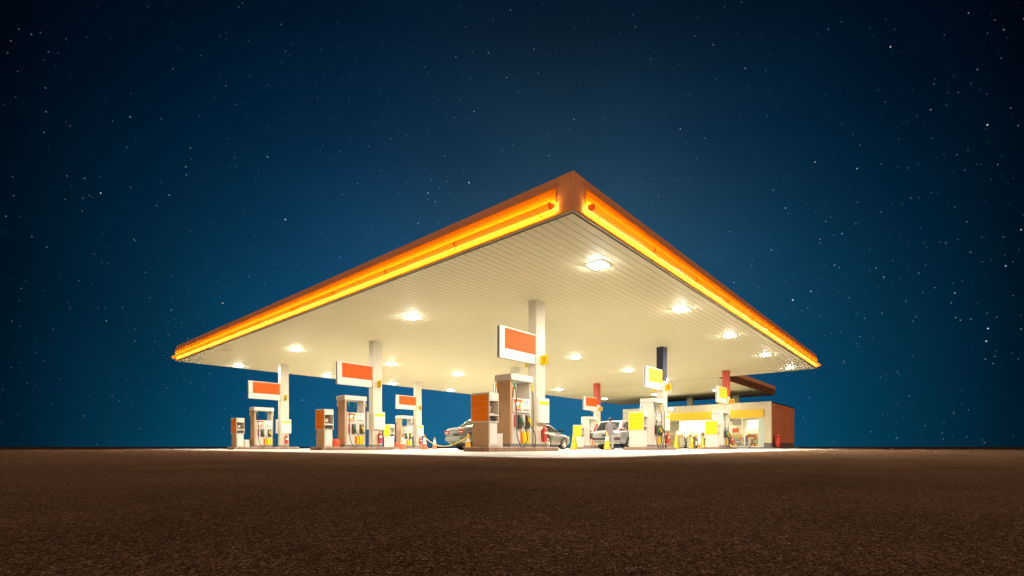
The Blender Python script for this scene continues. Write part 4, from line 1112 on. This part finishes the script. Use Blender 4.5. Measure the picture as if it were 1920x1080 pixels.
q = MB(); q.box(0, .02, -.42, .42, 0, .85); q.build('sheet', M['paper'], t); q = MB(); q.box(-.004, -.001, -.40, .40, .04, .16); q.build('yellow_foot', M['yellow'], t); q = MB(); q.box(-.004, -.001, -.25, .28, .35, .70); q.build('picture', M['orange'], t)
t = thing('sales_counter', 'shop sales counter behind the glass, below the assistant', 'counter', (37.7, 12.4, ZK + .01))
q = MB(); q.box(0, .6, -.9, 1.3, 0, .98); q.build('body', M['cream'], t); q = MB(); q.box(-.05, .65, -.95, 1.35, .98, 1.03); q.build('top', M['wood'], t)
for k, (y_, w_, h_, m_) in enumerate(((-.6, .25, .3, 3), (-.2, .18, .22, 0), (.15, .3, .42, 7), (.55, .2, .3, 2), (.95, .28, .5, 3), (-.85, .16, .35, 0))):
    q = MB(); q.box(-.12, .12, -w_ / 2, w_ / 2, 0, h_); o = q.build('carton', PROD[m_], None, bevel=.012); o.location = (37.95, 12.4 + y_, ZK + 1.045)
    tag(o, ['white carton on the sales counter near the assistant', 'small yellow carton on the sales counter', 'lilac carton on the sales counter', 'orange carton on the sales counter', 'tall white carton at the far end of the counter', 'narrow yellow carton at the near end of the counter'][k], 'carton', 'cartons on the sales counter')
make_person('person in orange shirt behind the shop counter, seen through the glass', (38.75, 12.2, ZK + .01), R(185), M['oshirt'], M['trouser'], 1.0)

# ------------------------------------------------------------------ motorcycles
def make_bike(label, loc, rz, tank):
    t = thing('motorcycle', label, 'motorcycle', loc, rz, 'motorcycles parked in front of the shop')
    for x in (-.66, .66):
        w = bpy.data.objects.new('wheel', None); COL.objects.link(w); w.parent = t; w.location = (x, 0, .30)
        q = MB(); q.tube([(.25 * math.cos(a), 0, .25 * math.sin(a)) for a in [2 * math.pi * k / 24 for k in range(24)]], .052, 8, closed=True); q.build('tyre', M['tyre'], w, smooth=True)
        q = MB(); q.tube([(.20 * math.cos(a), 0, .20 * math.sin(a)) for a in [2 * math.pi * k / 24 for k in range(24)]], .016, 6, closed=True)
        for k in range(8): a = math.pi * k / 4; q.tube([(0, 0, 0), (.2 * math.cos(a), 0, .2 * math.sin(a))], .008, 5)
        q.cyl(.045, -.05, .05, (0, 0, 0), 'y', 12); q.build('rim', M['rim'], w, smooth=True)
    q = MB(); q.tube(crv([(.42, 0, .86), (.05, 0, .72), (-.35, 0, .66), (-.66, 0, .72)], 5), .028, 8); q.tube(crv([(.40, 0, .80), (.30, 0, .40), (-.1, 0, .28), (-.66, 0, .30)], 5), .025, 8); q.build('frame', M['darkgrey'], t, smooth=True)
    q = MB(); q.tube(crv([(.36, 0, .86), (.2, 0, .90), (-.02, 0, .86), (-.16, 0, .77)], 4), [.05, .09, .11, .12, .13, .14, .145, .145, .14, .12, .10, .08, .05], 12); q.build('fuel_tank', tank, t, smooth=True)
    q = MB(); q.tube(crv([(-.14, 0, .78), (-.4, 0, .79), (-.72, 0, .88)], 5), [.08, .10, .11, .12, .12, .12, .11, .10, .09, .07, .04], 10); q.build('seat', M['black'], t, smooth=True)
    q = MB(); q.box(-.22, .22, -.13, .13, .30, .58); q.cyl(.12, -.17, .17, (.02, 0, .40), 'y', 16); q.build('engine', M['steel'], t, bevel=.03)
    for s in (-1, 1):
        q = MB(); q.tube([(.66, s * .075, .30), (.44, s * .075, .92)], [.022, .026], 8); q.build('fork', M['chrome'], t, smooth=True)
    q = MB(); q.tube(crv([(.30, -.36, 1.0), (.40, -.2, 1.02), (.44, 0, .94), (.40, .2, 1.02), (.30, .36, 1.0)], 4), .014, 8); q.build('handlebar', M['black'], t, smooth=True)
    q = MB(); q.lathe([(.03, -.06), (.085, .0), (.095, .06), (.08, .075)], 16, (.50, 0, .88), 'x'); q.build('headlight', M['chrome'], t, smooth=True)
    for s in (-1, 1):
        q = MB(); q.lathe([(.02, -.01), (.06, 0), (.06, .012), (.02, .02)], 12, (.34, s * .34, 1.14), 'x'); q.tube([(.34, s * .30, 1.0), (.34, s * .34, 1.12)], .008, 6); q.build('mirror', M['darkgrey'], t, smooth=True)
    q = MB(); q.tube(crv([(.18, -.12, .42), (.2, -.16, .26), (-.2, -.17, .24), (-.85, -.18, .34)], 5), [.022] * 9 + [.045] * 7, 10); q.build('exhaust', M['chrome'], t, smooth=True)
    for x, a0, a1 in ((.66, 40, 150), (-.66, 30, 160)):
        q = MB(); pr = []
        for k in range(9):
            a = R(a0 + (a1 - a0) * k / 8); pr += [(x + .32 * math.cos(a), -.06, .30 + .32 * math.sin(a)), (x + .32 * math.cos(a), .06, .30 + .32 * math.sin(a))]
        q.add(pr, [(2 * k, 2 * k + 1, 2 * k + 3, 2 * k + 2) for k in range(8)]); o = q.build('mudguard', tank, t, smooth=True)
        so = o.modifiers.new('thick', 'SOLIDIFY'); so.thickness = .006
    q = MB(); q.tube([(-.05, .12, .3), (-.12, .30, .015)], .012, 6); q.build('side_stand', M['steel'], t)
    return t
make_bike('black motorcycle nearest the brown counter, front wheel towards the pumps', (34.3, 11.15, Z0), R(205), M['blackpaint'])
make_bike('black motorcycle with red tank behind the tall yellow pair of cones', (34.2, 10.25, Z0), R(190), M['red'])
make_bike('dark motorcycle right of the yellow cone pair, partly behind cabinet 13', (34.1, 9.45, Z0), R(198), M['blackpaint'])

# ------------------------------------------------------------------ moonless night: one low warm sun added as fill for fascia, walls and asphalt
fill_sun = bpy.data.lights.new('fill_sun', 'SUN'); fill_sun.energy = 2.6; fill_sun.angle = R(30); fill_sun.color = (1, .58, .34)
so_ = bpy.data.objects.new('fill_sun', fill_sun); COL.objects.link(so_)
d_ = Vector((.66, .66, -.045)).normalized()
so_.rotation_euler = d_.to_track_quat('-Z', 'Y').to_euler()

# ------------------------------------------------------------------ render settings
scene.view_settings.view_transform = 'Standard'; scene.view_settings.look = 'None'; scene.view_settings.exposure = 0; scene.view_settings.gamma = 1
scene.view_settings.use_curve_mapping = False
cy = scene.cycles
cy.max_bounces = 8; cy.diffuse_bounces = 4; cy.glossy_bounces = 3; cy.transparent_max_bounces = 8; cy.sample_clamp_indirect = 6; cy.sample_clamp_direct = 0
cy.use_light_tree = True; cy.caustics_reflective = False; cy.caustics_refractive = False
cy.use_denoising = True
